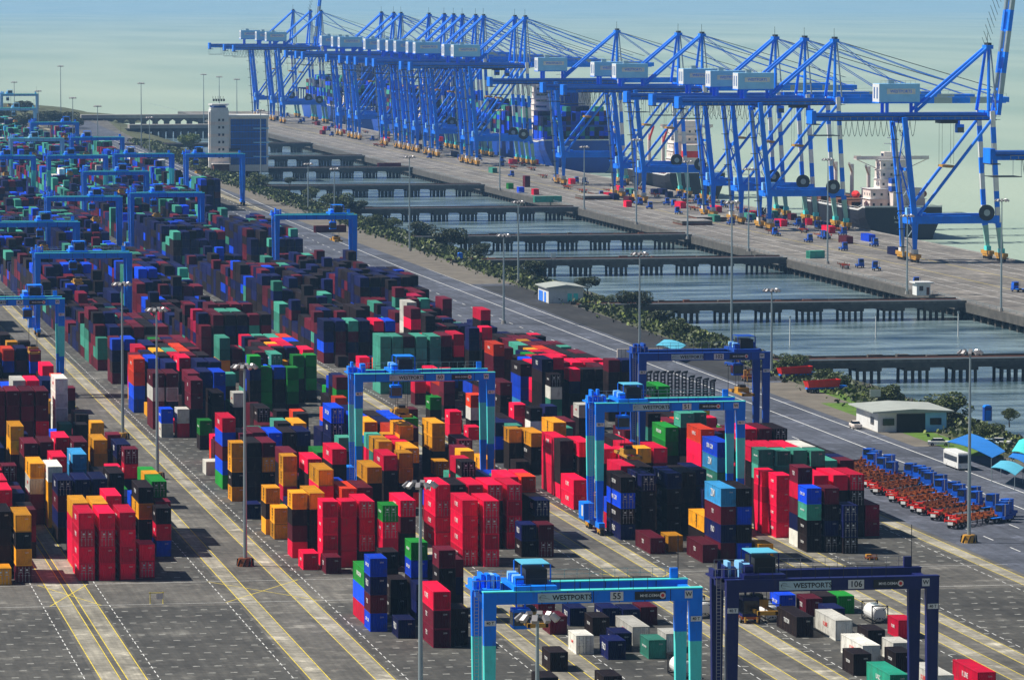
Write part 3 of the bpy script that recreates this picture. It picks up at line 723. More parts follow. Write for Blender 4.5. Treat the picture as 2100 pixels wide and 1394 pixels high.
# ------------------------------------------------------------------ light masts
FLOOD = MB().beam((1.5, 0, -.05), (2.1, 0, -.55), .55, .4, 'bar_metal').mesh('floodlight')
def mast(label, X, Y, Hm, base='plain', group='tall floodlight masts'):
    r = thing('light_mast', label, 'light mast', (X, Y, 0), 0, group)
    a = MB(); a.tube((0, 0, 0.9), (0, 0, Hm*0.5), 0.33, 'galvanised', 10, 0.26); a.tube((0, 0, Hm*0.5), (0, 0, Hm), 0.26, 'galvanised', 10, 0.15); a.build('pole', r)
    a = MB(); rb = 1.35 if base != 'plain' else 0.7; a.tube((0, 0, -0.05), (0, 0, 1.3 if base != 'plain' else .9), rb, 'yellow_gear' if base == 'striped' else ('orange_gear' if base == 'orange' else 'concrete'), 8, rb*.8)
    if base != 'plain':
        for k in range(8):
            t = math.pi*2*(k+.5)/8
            a.beam((math.cos(t)*rb*.97, math.sin(t)*rb*.97, 0.1), (math.cos(t+.35)*rb*.86, math.sin(t+.35)*rb*.86, 1.2), .28, .1, 'black_paint')
    a.build('base', r)
    a = MB(); a.tube((0, 0, Hm-0.6), (0, 0, Hm-.3), 0.7, 'dark_steel', 8)
    for k in range(10):
        t = math.pi*2*k/10; c, s = math.cos(t), math.sin(t)
        a.beam((0, 0, Hm-.4), (c*1.7, s*1.7, Hm-.3), .08, .08, 'dark_steel')
    a.build('lamp_ring', r)
    for k in range(10): use('floodlight', FLOOD, r, (0, 0, Hm), (0, 0, math.pi*2*k/10))
    return r
def mast_px(label, x, ytop, X=None, yb=None, Hm=31.0, base='plain'):
    # foot from its own foot row or, when hidden, from its height
    if yb is None:
        p = P(x, ytop, Hm)
    else:
        p = P(x, yb, 0)
        Hm = 90*(1-(ytop+14)/(yb+14))
    return mast(label, p.x, p.y, Hm, base)
MS = [('tall grey floodlight mast on an orange base beside the open road at lower left', 503, 745, 1160, 'orange'),
 ('tall floodlight mast on a striped base, second up the left lane', 323, 630, 982, 'striped'),
 ('tall floodlight mast on a yellow striped base, third up the left lane', 252, 578, 900, 'striped'),
 ('nearest floodlight mast, foot out of sight, left of the bright blue crane 55', 862, 988, None, 'plain'),
 ('floodlight mast standing inside the span of the bright blue crane 55', 1102, 1258, None, 'plain'),
 ('tall floodlight mast on a striped base beside the parked orange trailers', 1987, 716, 1112, 'striped'),
 ('floodlight mast behind the deep blue crane 102', 1312, 518, None, 'plain'),
 ('floodlight mast on the green bank right of the white hut', 1500, 412, 722, 'plain'),
 ('floodlight mast on the bank beside the round bush near crane 102', 1582, 592, 770, 'plain'),
 ('floodlight mast on the dirt verge above the bank, left of the white hut', 840, 320, 515, 'plain'),
 ('floodlight mast beside the road left of the white hut', 1033, 480, 664, 'plain'),
 ('short floodlight mast on the bank above the white hut', 1063, 412, 580, 'plain'),
 ('floodlight mast on the bank below the control tower', 686, 345, 440, 'plain'),
 ('floodlight mast at the small bush near the control tower', 632, 335, 430, 'plain'),
 ('floodlight mast at the pond side of the quay, farthest of the row', 1025, 225, 390, 'plain'),
 ('floodlight mast at the pond side of the quay near the parked truck rows', 1198, 300, 430, 'plain'),
 ('floodlight mast rising beside the sixth quay crane', 1305, 285, 460, 'plain'),
 ('floodlight mast at the pond side of the quay, middle of the row', 1410, 330, 490, 'plain'),
 ('floodlight mast at the pond side of the quay before the third crane', 1535, 345, 515, 'plain'),
 ('floodlight mast at the pond side of the quay near the green container', 1697, 325, 541, 'plain'),
 ('floodlight mast beside the white kiosk on the quay', 1860, 440, 603, 'plain'),
 ('floodlight mast at the quay corner in front of the nearest quay crane', 2053, 408, 638, 'plain'),
 ('very tall far mast at the left above the wooded point', 125, 135, 262, 'plain'),
 ('very tall far mast left of the control tower', 290, 170, 302, 'plain'),
 ('far floodlight mast left of the control tower, first of three', 418, 152, 258, 'plain'),
 ('far floodlight mast behind the control tower, second of three', 450, 157, 260, 'plain'),
 ('far floodlight mast behind the control tower, third of three', 486, 162, 262, 'plain'),
 ('far floodlight mast at the upper left corner', 29, 168, None, 'plain'),
 ('far floodlight mast behind the small pale yard crane', 78, 186, None, 'plain'),
 ('far floodlight mast right of the small pale yard crane', 149, 200, None, 'plain'),
 ('far floodlight mast above the far road', 200, 217, None, 'plain'),
 ('floodlight mast standing in front of the glass wall of the control tower', 535, 225, 382, 'plain'),
 ('floodlight mast on the road before the control tower', 307, 240, 352, 'plain'),
]
for lab, x, yt, yb, bs in MS: mast_px(lab, x, yt, yb=yb, base=bs)
for i, (x, yt, yb) in enumerate([(1620, 650, 708), (1796, 645, 692), (1965, 640, 690)]):
    p = P(x, yb, -5); h = (yb-yt)/F*p.y
    a = MB(); a.tube((0, 0, -2), (0, 0, h), 0.22, 'white_paint', 8, .14); a.tube((0, 0, h), (0, 0, h+.5), .3, 'galvanised', 8)
    tag(a.build('marker_pole', None, p), ['leftmost', 'middle', 'rightmost'][i]+' thin white marker pole standing in the nearest wide pond', 'pole', 'marker poles in the pond')

# ------------------------------------------------------------------ ships
def ship(name, label, X0, Y0, L, B, zd, hull, cargo=None, group='ships moored at the quay'):
    r = thing(name, label, 'ship', (X0, Y0, -5), 0, group)
    D = zd+5; secs = []
    for t in (0, 0.02, 0.06, 0.14, 0.3, 0.75, 0.86, 0.94, 0.985, 1.0):
        if t < 0.14: w = B/2*(0.93+0.07*math.sin(min(1, t/0.12)*math.pi/2)); wk = w*(0.62+0.38*min(1, t/0.14))
        elif t <= 0.75: w = wk = B/2
        else:
            u = (t-0.75)/0.25; w = B/2*max(0.03, 1-u**2.6); wk = B/2*max(0.02, 1-u**1.5)
        sheer = D+(2.5*((t-0.75)/0.25)**2 if t > .75 else 0)+(1.2 if t < .03 else 0)
        ring = []
        for k in range(9):
            a_ = k/8; zz = -4+(sheer+4)*a_; ww = wk+(w-wk)*min(1, a_*1.25)
            if a_ < .2: ww *= 0.75+a_
            ring.append((B/2-ww, t*L, zz))
        ring2 = [(B-x, y, z) for x, y, z in reversed(ring)]
        secs.append(ring+ring2)
    vs = [p for s_ in secs for p in s_]; n = 18; fs = []
    for i in range(len(secs)-1):
        for k in range(n-1): fs.append((i*n+k, i*n+k+1, (i+1)*n+k+1, (i+1)*n+k))
    fs.append(tuple(range(n))[::-1]); fs.append(tuple((len(secs)-1)*n+k for k in range(n)))
    a = MB(); a.raw(vs, fs, hull); h = a.build('hull', r)
    a = MB(); a.raw([(secs[i][8][0]+.2, secs[i][8][1], secs[i][8][2]-.5) for i in range(len(secs))]+[(secs[i][9][0]-.2, secs[i][9][1], secs[i][9][2]-.5) for i in reversed(range(len(secs)))], [tuple(reversed(range(2*len(secs))))], 'rust'); a.build('deck', r)
    a = MB()
    for i in range(len(secs)-1):
        for k in (8, 9):
            p, q = Vector(secs[i][k]), Vector(secs[i+1][k]); a.beam(p+Vector((0, 0, 1.0)), q+Vector((0, 0, 1.0)), .12, .12, 'white_paint')
            m_ = max(1, int((q-p).length/4))
            for j in range(m_):
                c = p.lerp(q, j/m_); a.box(c.x-.05, c.y-.05, c.z-.2, c.x+.05, c.y+.05, c.z+1, 'white_paint')
        if i < 3 or True: pass
    a.beam(Vector(secs[0][8])+Vector((0, -.1, .1)), Vector(secs[0][9])+Vector((0, -.1, .1)), .3, .6, 'white_paint')
    for i in range(len(secs)-1):
        a.beam(Vector(secs[i][8])+Vector((-.06, 0, 0)), Vector(secs[i+1][8])+Vector((-.06, 0, 0)), .1, .7, 'white_paint')
    a.build('railing', r)
    return r, D
def superstructure(r, x0, x1, y0, y1, z0, floors, fh, m='cream', wing=3.0, top=True):
    a = MB()
    for k in range(floors):
        ins = 0.25*k
        a.box(x0+ins, y0+ins*1.6, z0+k*fh, x1-ins, y1-ins, z0+(k+1)*fh-0.003, m); a.box(x0+ins-.5, y0+ins*1.6-.7, z0+(k+1)*fh-.12, x1-ins+.5, y1-ins+.3, z0+(k+1)*fh, 'white_paint')
    s = a.build('superstructure', r)
    for k in range(floors):
        ins = 0.25*k; st = 3.0 if floors < 8 else 8.0; w_ = .9 if floors < 8 else 6.0
        for j in range(int((x1-x0-2)/st)):
            x = x0+ins+1+j*st
            if x+w_ < x1-ins-.6: a = MB(); a.box(x, y0+ins*1.6-.04, z0+k*fh+1.2, x+w_, y0+ins*1.6-.003, z0+k*fh+2.2, 'glass'); a.build('window', s)
        if floors < 8:
            for j in range(int((y1-y0-1)/4)):
                y = y0+ins*1.6+1+j*3.8
                a = MB(); a.box(x0+ins-.04, y, z0+k*fh+1.2, x0+ins-.003, y+.9, z0+k*fh+2.2, 'glass'); a.build('window', s)
    zt = z0+floors*fh
    if not top: return s
    a = MB(); a.box(x0-wing, y0+3.5, zt, x1+wing, y0+8, zt+.25, m); a.box(x0-wing, y0+3.4, zt+.25, x1+wing, y0+3.5, zt+1.4, m); a.box(x0-wing, y0+8, zt+.25, x0-wing+3, y0+8.1, zt+1.4, m)
    a.box(x0+2.5, y0+3.51, zt+.26, x1-2.5, y1-1, zt+3, m); a.box(x0+2.44, y0+4, zt+1.3, x0+2.499, y1-1.6, zt+2.4, 'glass')
    a.beam((x0-wing+.5, y0+5, zt), (x0+1, y0+5, zt-4), .3, .3, m); a.beam((x1+wing-.5, y0+5, zt), (x1-1, y0+5, zt-4), .3, .3, m)
    a.build('bridge_wing', r)
    a = MB(); xm = (x0+x1)/2; a.tube((xm, y0+6, zt+3), (xm, y0+6, zt+12), .35, 'white_paint', 6, .15); a.box(xm-3, y0+5.8, zt+6, xm+3, y0+6, zt+6.3, 'white_paint'); a.box(xm-1.8, y0+5.4, zt+8.2, xm+1.8, y0+5.7, zt+8.6, 'white_paint'); a.build('radar_mast', r)
    return s
Ys = P(1905, 484, -5).y
r1, D1 = ship('general_cargo_ship', 'black hulled ship with cream white superstructure, stern toward the viewer behind the nearest quay crane', 444, Ys-25, 125, 33, 6.5, 'hull_black')
superstructure(r1, 5.5, 27.5, 9, 24, D1, 2, 3.9, m='cream', top=False); superstructure(r1, 10, 22, 11.5, 21, D1+7.81, 3, 3.7, m='cream', wing=8.5)
a = MB(); a.box(13, 2.5, D1, 18, 8.5, D1+7, 'cream'); a.box(12.5, 3, D1+7, 16.5, 8, D1+12, 'hull_blue'); a.box(12.4, 2.9, D1+9, 16.6, 8.1, D1+10, 'cream'); a.build('funnel', r1)
for s_, x in (('orange', 28.3), ('red', 1.5)):
    a = MB()
    vs = []; n = 10
    for i in range(9):
        t = i/8; rr_ = 1.5*math.sin(math.pi*min(max(t, .06), .94))**0.5
        for k in range(n): vs.append((x+rr_*math.cos(2*math.pi*k/n), 12+t*8, D1+5.5+rr_*math.sin(2*math.pi*k/n)))
    a.raw(vs, [(i*n+k, i*n+(k+1) % n, (i+1)*n+(k+1) % n, (i+1)*n+k) for i in range(8) for k in range(n)]+[tuple(range(n))[::-1], tuple(8*n+k for k in range(n))], 'red_gear' if s_ == 'red' else 'orange_gear')
    a.build('lifeboat', r1)
for k in range(3):
    yy = 36+k*27
    a = MB(); a.box(4, yy-8, D1-.4, 26, yy+10, D1+1.8, 'rust'); a.build('hatch_cover', r1)
    a = MB(); a.tube((15, yy+13, D1), (15, yy+13, D1+15), .8, 'cream', 8); a.beam((15, yy+13, D1+12), (9, yy-6, D1+16), .8, .8, 'cream'); a.build('deck_crane', r1)
use('lettering', text_mesh('L LAKE', 1.5, 'white_paint', .02, .01), r1, (15, -0.08, D1-3.0), FACE_FRONT)
use('lettering', text_mesh('PANAMA', 1.0, 'white_paint', .02, .01), r1, (15, -0.08, D1-4.8), FACE_FRONT)
Y3 = P(1610, 385, 0).y
r3, D3 = ship('general_cargo_ship', 'dark hulled ship with tall pinkish white superstructure behind the middle quay cranes', 443.5, Y3, 150, 28, 6.0, 'hull_black')
superstructure(r3, 5, 21, 14, 30, D3, 6, 3.6, wing=4)
a = MB(); a.box(9, 4, D3, 17, 12, D3+14, 'cream'); a.box(8.9, 3.9, D3+8, 17.1, 12.1, D3+11, 'red_gear'); a.build('funnel', r3)
for k in range(3):
    a = MB(); a.tube((14, 45+k*33, D3), (14, 45+k*33, D3+16), .9, 'cream', 8); a.beam((14, 45+k*33, D3+13), (12, 25+k*33, D3+20), .8, .8, 'red_gear'); a.build('deck_crane', r3)
SHIPS = []
for i, (y0, L, nm) in enumerate([(2440, 330, 'large blue container ship loaded high with boxes behind the middle quay cranes'), (2835, 300, 'blue container ship behind the distant tall crane cluster, second of the loaded ships'), (3180, 320, 'far container ship with tall deck cargo at the distant end of the quay')]):
    r_, D_ = ship('container_ship', nm, 443.5, y0, L, 42, 11, 'hull_blue')
    ysup = L*0.16
    superstructure(r_, 4, 38, ysup, ysup+13, D_, 9, 3.2, wing=4)
    a = MB(); a.box(15, ysup-12, D_, 27, ysup-3, D_+28, 'hull_blue'); a.build('funnel', r_)
    for k in range(int(L/15)):
        y = 8+k*14.7
        if y < L*0.93: 
            a = MB(); a.box(1.5, y-.4, D_-.5, 2.3, y+.4, D_+9, 'hull_blue'); a.box(39.7, y-.4, D_-.5, 40.5, y+.4, D_+9, 'hull_blue'); a.box(1.5, y-.4, D_+8, 40.5, y+.4, D_+9, 'hull_blue'); a.build('lashing_bridge', r_)
    SHIPS.append((443.5, y0, L, ysup, D_-5))
# ------------------------------------------------------------------ containers
CW = 2.438
def corrugated(L, Hc):
    a = MB(); w = CW/2
    m = 'paint_K'
    # posts and rails
    for x in (-w, w-0.14):
        for y in (0, L-0.16): a.box(x, y, 0, x+0.14, y+0.16, Hc, m)
        a.box(x, 0.16, 0, x+0.14, L-0.16, 0.16, m); a.box(x, 0.16, Hc-0.1, x+0.14, L-0.16, Hc, m)
    for y in (0, L-.16): a.box(-w+.14, y, 0, w-.14, y+.16, .15, m); a.box(-w+.14, y, Hc-.12, w-.14, y+.16, Hc, m)
    def wall(p0, d, nrm, length, z0, z1, pitch, depth):
        n = int(length/pitch); vs = []; 
        pr = [(0.0, 0), (0.25, 0), (0.5, 1), (0.75, 1)]
        us = []
        for k in range(n):
            for t, s in pr: us.append(((k+t)*length/n, s*depth))
        us.append((length, 0))
        for u, s in us:
            for z in (z0, z1): vs.append((p0[0]+d[0]*u+nrm[0]*s, p0[1]+d[1]*u+nrm[1]*s, z))
        a.raw(vs, [(2*k, 2*k+2, 2*k+3, 2*k+1) for k in range(len(us)-1)], m)
    wall((-w+.05, L-.16), (0, -1), (-1, 0), L-.32, .16, Hc-.1, .55, -.06)
    wall((w-.05, .16), (0, 1), (1, 0), L-.32, .16, Hc-.1, .42, -.045)
    wall((w-.14, L-.06), (-1, 0), (0, 1), CW-.28, .15, Hc-.12, .42, -.045)
    # roof: shallow ribs
    n = int(L/0.6); vs = []; 
    for k in range(n):
        for t, s in ((0, 0), (.4, 0), (.5, 1), (.9, 1)): 
            y = .16+(k+t)*(L-.32)/n; vs += [(-w+.14, y, Hc-.05+s*.03), (w-.14, y, Hc-.05+s*.03)]
    vs += [(-w+.14, L-.16, Hc-.05), (w-.14, L-.16, Hc-.05)]
    a.raw(vs, [(2*k, 2*k+1, 2*k+3, 2*k+2) for k in range(len(vs)//2-1)], m)
    a.raw([(-w+.1, .1, .05), (w-.1, .1, .05), (w-.1, L-.1, .05), (-w+.1, L-.1, .05)], [(0, 3, 2, 1)], 'dark_steel')
    return a.mesh('container_shell')
def end_mesh(Hc, name='end_panel'):
    a = MB(); w = CW/2-.14; n = 8; us = []
    for k in range(n):
        for t, s in ((0, 0), (.3, 0), (.5, 1), (.8, 1)): us.append((-w+(k+t)*2*w/n, s*.09))
    us.append((w, 0)); vs = []
    for x, s in us: vs += [(x, .03+s, .15), (x, .03+s, Hc-.12)]
    a.raw(vs, [(2*k, 2*k+2, 2*k+3, 2*k+1) for k in range(len(us)-1)], 'paint_K')
    return a.mesh(name)
def door_mesh(Hc):
    a = MB(); w = CW/2-.15
    a.box(.01, .03, .17, w, .08, Hc-.14, 'paint_K')
    for z in (.55, Hc*.5, Hc-.6): a.box(.06, .015, z-.16, w-.05, .029, z+.16, 'paint_K')
    return a.mesh('door')
def bars_mesh(Hc):
    a = MB(); w = CW/2-.15
    for x in (.22, .78): 
        a.tube((x, -.02, .12), (x, -.02, Hc-.08), .028, 'bar_metal', 5)
        for z in (.3, .95, 1.5, Hc-.35): a.box(x-.07, -.03, z-.04, x+.07, .012, z+.04, 'bar_metal')
    a.box(.1, -.04, 1.12, .42, -.01, 1.2, 'bar_metal'); a.box(.6, -.04, 1.12, .95, -.01, 1.2, 'bar_metal')
    a.box(.30, 0.004, Hc-.75, .62, .012, Hc-.5, 'white_paint'); a.box(.3, .004, Hc-1.05, .7, .012, Hc-.97, 'white_paint')
    return a.mesh('locking_bar')
ME = {}
for Hc in (2.6, 2.9):
    ME[Hc, 'd'] = door_mesh(Hc); ME[Hc, 'b'] = bars_mesh(Hc); ME[Hc, 'e'] = end_mesh(Hc)
    for L in (20, 40): ME[Hc, L] = corrugated({20: 6.06, 40: 12.19}[L], Hc)
LEN = {20: 6.06, 40: 12.19}
MARK = {'R': ('K LINE', 'white_paint', 1.0), 'Y': ('MSC', 'black_paint', 0.8), 'B': ('CMA CGM', 'white_paint', 1.1), 'C': ('ZIM', 'white_paint', 1.7),
        'G': ('EVERGREEN', 'white_paint', 0.85), 'N': ('P&O', 'white_paint', 1.3), 'T': ('CHINA SHIPPING', 'white_paint', 0.6), 'W': ('K LINE', 'red_gear', 0.8),
        'K': ('TRITON', 'white_paint', 0.9), 'M': ('TEX', 'white_paint', 0.9), 'O': ('HAPAG', 'white_paint', 0.9), 'P': ('LT', 'white_paint', 1.5), 'Q': ('UASC', 'white_paint', 0.9)}
def container(label, X, Y, Z, L, Hc, c, door, group, ornament=True):
    r = thing('shipping_container', label, 'container', (X, Y, Z), 0, group)
    pm = 'paint_'+c
    use('body', ME[Hc, L], r, m=pm)
    if door:
        for s in (0, 1):
            d = use('door', ME[Hc, 'd'], r, m=pm)
            if s: d.scale = (-1, 1, 1)
            use('locking_bar', ME[Hc, 'b'], d)
    else: use('end_panel', ME[Hc, 'e'], r, m=pm)
    if ornament:
        t, tm, sz = MARK[c]
        if L == 20 and len(t) > 5: sz *= 0.62
        if c == 'Y':
            o_ = use('lettering', text_mesh(t, 1.15, tm, .012, .02), r, (-CW/2-.012, LEN[L]*.5, Hc/2), FACE_LEFT)
            o_.rotation_euler = (0, -math.pi/2, 0); o_.rotation_euler = (Matrix.Rotation(-math.pi/2, 3, 'Z') @ Matrix.Rotation(math.pi/2, 3, 'X') @ Matrix.Rotation(-math.pi/2, 3, 'Z')).to_euler()
        else:
            use('lettering', text_mesh(t, sz, tm, .012, .01), r, (-CW/2-.012, LEN[L]*.5, Hc*.55), FACE_LEFT)
        if not door: use('lettering', text_mesh(str(2000+abs(hash((round(X, 1), round(Y, 1)))) % 7999 if False else '2250'), .28, 'white_paint', .01, 0), r, (.45, -.012, Hc*.78), FACE_FRONT)
    return r

CROPS = {'Z1': (0, 840, 3.7675), 'Z2': (400, 840, 3.7675), 'Z3': (780, 840, 3.7675), 'Z4': (1090, 700, 3.7675), 'Z5': (1420, 850, 3.7675),
         'U1': (120, 600, 4.225), 'U2': (440, 600, 4.225), 'U3': (780, 600, 4.225), 'V4': (940, 1130, 4.2), 'V5': (1430, 1190, 3.684), 'T4': (0, 465, 3.0), 'A': (0, 0, 1.0)}
# crop, front face left edge, front face top edge, colours top to bottom (lower case = doors), length; h = high boxes
SPEC = """
Z1 120 815 YKYm 40
Z1 -35 1225 y 20
Z1 -35 787 KKKK 40
Z1 -25 620 RMMK 40
Z1 -60 545 RMKK 40
Z1 608 800 RrRr 40
Z1 765 800 RrRR 40
Z1 925 795 RRRR 40
Z1 1075 1040 Rr 20
Z1 1070 600 KYKK 40
Z1 1205 760 KRB 20
Z1 960 305 mRNN 20
Z1 820 665 RMKK 40
Z1 565 720 YRRR 40
Z1 715 725 YMKK 40
Z1 445 545 nMNk 40
Z1 580 540 NNNK 40
Z1 715 535 NKKK 40
Z1 845 490 KKKK 40
Z1 370 440 WYYY 40
Z1 300 415 YWMM 40
Z1 405 365 RMKK 40
Z1 560 345 CCKK 40
Z1 745 490 KKK 40
Z1 185 260 MKKK 40
Z1 310 250 MKKK 40
Z1 430 215 RKKK 40
Z1 555 250 MkKK 40
Z1 725 235 YYKK 40
Z1 82 130 YyKK 40
Z1 455 110 TKK 20
Z1 580 115 kKK 20
Z1 705 100 YKK 20
T4 -50 1010 MMMKKh 40
T4 40 1010 MMMKKh 40
T4 130 1010 MMMKKh 40
T4 220 1010 MMRRKh 40
T4 340 935 WWWWWh 40
T4 80 945 WWMKKh 40
T4 165 945 RKMKKh 40
T4 20 755 OBKK 40
T4 100 750 NMKK 40
T4 175 760 MBKK 40
T4 0 665 KKK 40
U1 650 575 OOBBh 40
U1 775 570 BNKKh 40
U1 925 605 NKKKh 40
U1 1045 565 RKKKh 40
U1 1155 600 NKKKh 40
U1 1270 600 NKKKh 40
U1 815 700 MWMMh 40
U1 935 700 MWNKh 40
U1 890 1010 BWh 20
U1 1030 1010 WRh 20
U1 1145 760 MMKKh 40
U1 1120 700 MMKKh 40
U1 1225 685 NNNKh 40
U1 1345 690 BBNKh 40
U1 1330 870 KKKh 40
U1 1515 870 WKKh 20
U1 1225 1110 GKh 20
Z2 210 65 RBMBG 40
Z2 150 245 MK 20
Z2 85 400 W 20
Z2 282 258 YYKY 20
Z2 405 255 kKKK 40
Z2 520 255 MyKK 40
Z2 300 185 MKKK 40
Z2 415 175 MKKK 40
Z2 540 180 BKKK 40
Z2 665 175 KKKK 40
Z2 790 170 NKKK 40
Z2 680 360 YYRK 20
Z2 545 605 YKY 20
Z2 590 740 YY 20
Z2 400 730 N 20
Z2 750 645 YKMR 20
Z2 885 645 YKKK 40
Z2 985 710 RRRR 20
Z2 1130 710 RrrR 20
Z2 1270 710 rRrK 40
Z2 1450 740 grrK 20
Z2 835 1110 R 20
Z2 1010 1140 M 20
Z2 1135 610 OKKK 40
Z2 1258 603 MKKK 40
Z2 1050 560 BKKK 20
Z2 1005 465 YRKKK 40
Z2 1140 460 YKKKK 40
Z2 1280 445 YKKKK 40
Z2 1395 500 YK 20
Z2 870 380 RKKK 40
Z2 715 330 MKKK 40
Z2 945 330 GKKK 40
Z2 1060 305 RKKKK 40
Z2 1110 215 TKK 20
U2 1010 1000 bnNKh 40
Z3 155 700 rMKK 40
Z3 25 355 RKKK 40
Z3 145 335 YYKK 20
Z3 400 105 YYKK 40
Z3 535 15 Rr 20
Z3 680 135 R 20
Z3 425 285 KK 20
Z3 430 400 yK 20
Z3 785 385 Y 40
Z3 1048 400 K 20
Z3 885 100 NBK 40
Z3 995 150 YKK 20
Z3 1165 180 YKK 40
Z3 1275 100 YKKK 40
Z3 425 580 RrRR 40
Z3 530 580 KKRR 40
Z3 680 580 RRRR 40
Z3 830 580 rKKK 40
Z3 980 580 rRrR 40
Z3 635 700 RRRr 40
Z3 800 705 rrRr 40
Z3 1390 240 KKKR 20
Z3 1340 215 RRRR 40
A 1176.3 984 RR 40
A 1192 1016 Y 20
A 1069.3 1076 NK 20
A 1105 1076 Mm 20
A 843 1112 GBKK 20
A 783.6 1131.8 KKK 20
A 759 1145 BNMB 20
A 748 1170 GBR 40
A 801 1188 KK 20
A 816.7 1271 N 20
A 888.5 1213 RMM 40
A 925 1248 KK 20
A 916.7 1146.7 MNK 20
A 890 1146 NNK 20
A 900 1128 MKKK 20
A 860 1190 NN 20
Z5 220 570 CMNMh 40
Z5 345 570 KBKBh 40
Z5 510 1000 Yh 20
Z5 80 1005 Mh 40
A 1370.6 1098.5 Y 20
A 1333.8 1103 M 40
A 1444 1059 YK 40
Z5 650 470 RRRR 20
Z5 565 450 RRRR 20
A 1654.5 1001 BTKK 20
A 1691 1001 MKNk 20
A 1729.5 1036.3 nnk 20
A 1774.5 1035 PP 40
Z5 815 410 MRMNW 20
Z5 940 470 RKKK 40
Z5 1090 465 rKKK 40
Z5 1170 465 rkKK 40
Z5 520 275 TTKKK 20
Z5 650 280 TTKKK 20
Z5 780 275 TTKKK 20
Z5 900 280 TKKKK 20
Z5 452 248 RKKKK 40
Z5 584 248 RKKKK 40
Z5 716 248 RKKKK 40
Z5 830 248 WKKKK 40
Z5 400 110 RMKK 40
Z5 485 110 MKKK 40
Z5 590 110 kKKK 40
A 1437.7 880.5 ORRKK 40
A 1471 907 BCTTT 40
A 1364.7 876.5 GGKK 40
A 1329 848 KTKK 40
A 1374 848 TKKKK 40
A 1406 846 TKKKK 40
Z4 820 825 YKKK 20
Z4 930 825 RMKK 40
Z4 515 830 RKKK 40
Z4 590 835 rkKK 40
Z4 360 790 RKKK 40
Z4 690 960 RRKK 40
Z4 810 970 KKKK 40
Z4 690 1050 KbkN 40
Z4 850 1035 nKKK 40
Z4 980 1020 NKKK 40
Z4 1110 1010 KKKK 40
Z4 1210 990 NKKK 40
A 1252.3 1024 Br 20
Z4 1260 1150 nnK 20
V4 1015 725 w 20
V4 790 870 K 20
V4 700 1085 K 20
V4 1250 1075 K 20
V4 790 560 M 20
V4 960 490 N 20
V4 1155 570 K 20
V4 1500 650 W 40
V4 1290 770 N 20
V4 1345 705 N 20
V4 1640 765 T 20
V4 1790 710 W 20
V4 1570 480 M 20
V4 1420 500 N 20
V4 1240 490 N 20
V4 690 450 M 20
V5 750 275 Kh 40
V5 1045 300 Wh 40
V5 1250 490 W 40
V5 1180 555 Kh 20
V5 1455 710 Q 40
V5 1500 545 K 20
V5 1480 470 W 20
V5 1520 300 R 20
V5 1800 715 W 40
A 2005 1378 R 40
V5 620 110 B 20
V5 720 140 M 40
V5 890 118 K 20
V5 1010 118 G 20
V5 990 210 N 20
V5 1290 375 K 20
U3 1330 750 RRK 20
U2 400 650 GGGG 20
U2 515 645 BKKK 20
U2 630 650 GGGK 20
U2 790 540 GGGK 20
U2 680 545 GGKK 20
U2 385 550 GNKKK 40
U2 945 245 NNBM 40
U2 1050 245 NMMM 40
U2 1160 245 TMNM 40
U2 1260 245 NNKK 40
U2 1380 245 RKKK 40
U2 1480 245 BKKK 40
A 780 690 TTTTT 40
A 801.5 690 TTTTT 40
A 828.5 690 KTTTT 40
A 853.5 690 TTTTT 40
A 882 690 TTTTT 40
A 905 688 MKKKK 40
A 930 685 RRKKK 40
A 842.7 633 MRKKK 40
A 834.4 620 WWWWK 40
A 986 635.5 RKKKK 40
A 962 673 NNKKK 20
A 988 671 RRKKK 20
A 1031 713.6 MKKK 40
A 1012 706 OMMKK 40
A 1067.6 746.7 KBBC 40
A 1129 768 kWTT 20
A 1026 784.6 MKKK 40
A 1025 808 RMK 20
A 851 782 RM 20
A 910 782 MMK 20
A 882 815 GK 20
A 965 810 OWK 20
A 1087.7 836.7 KWK 20
A 1118 833 NKK 20
A 1187 830 WKK 20
A 1167 757 RNKK 20
A 1195 757 kKKK 20
A 1222 757 KKKK 20
A 1248 738 MKKKK 20
A 1272 738 NKKKK 20
A 1107 735 NKKKK 40
A 1130 733 RKKKK 40
A 1155 735 KKKKK 40
"""
colX = {k: [] for k in BLK}
stacks = []   # X centre, Yfront, L, Hc, colours top->bottom, explicit
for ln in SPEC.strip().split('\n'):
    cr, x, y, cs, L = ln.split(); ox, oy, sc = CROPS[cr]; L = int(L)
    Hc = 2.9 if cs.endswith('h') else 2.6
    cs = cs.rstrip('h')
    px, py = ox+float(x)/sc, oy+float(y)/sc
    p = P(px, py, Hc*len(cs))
    stacks.append([p.x+CW/2, p.y, L, Hc, cs, True])
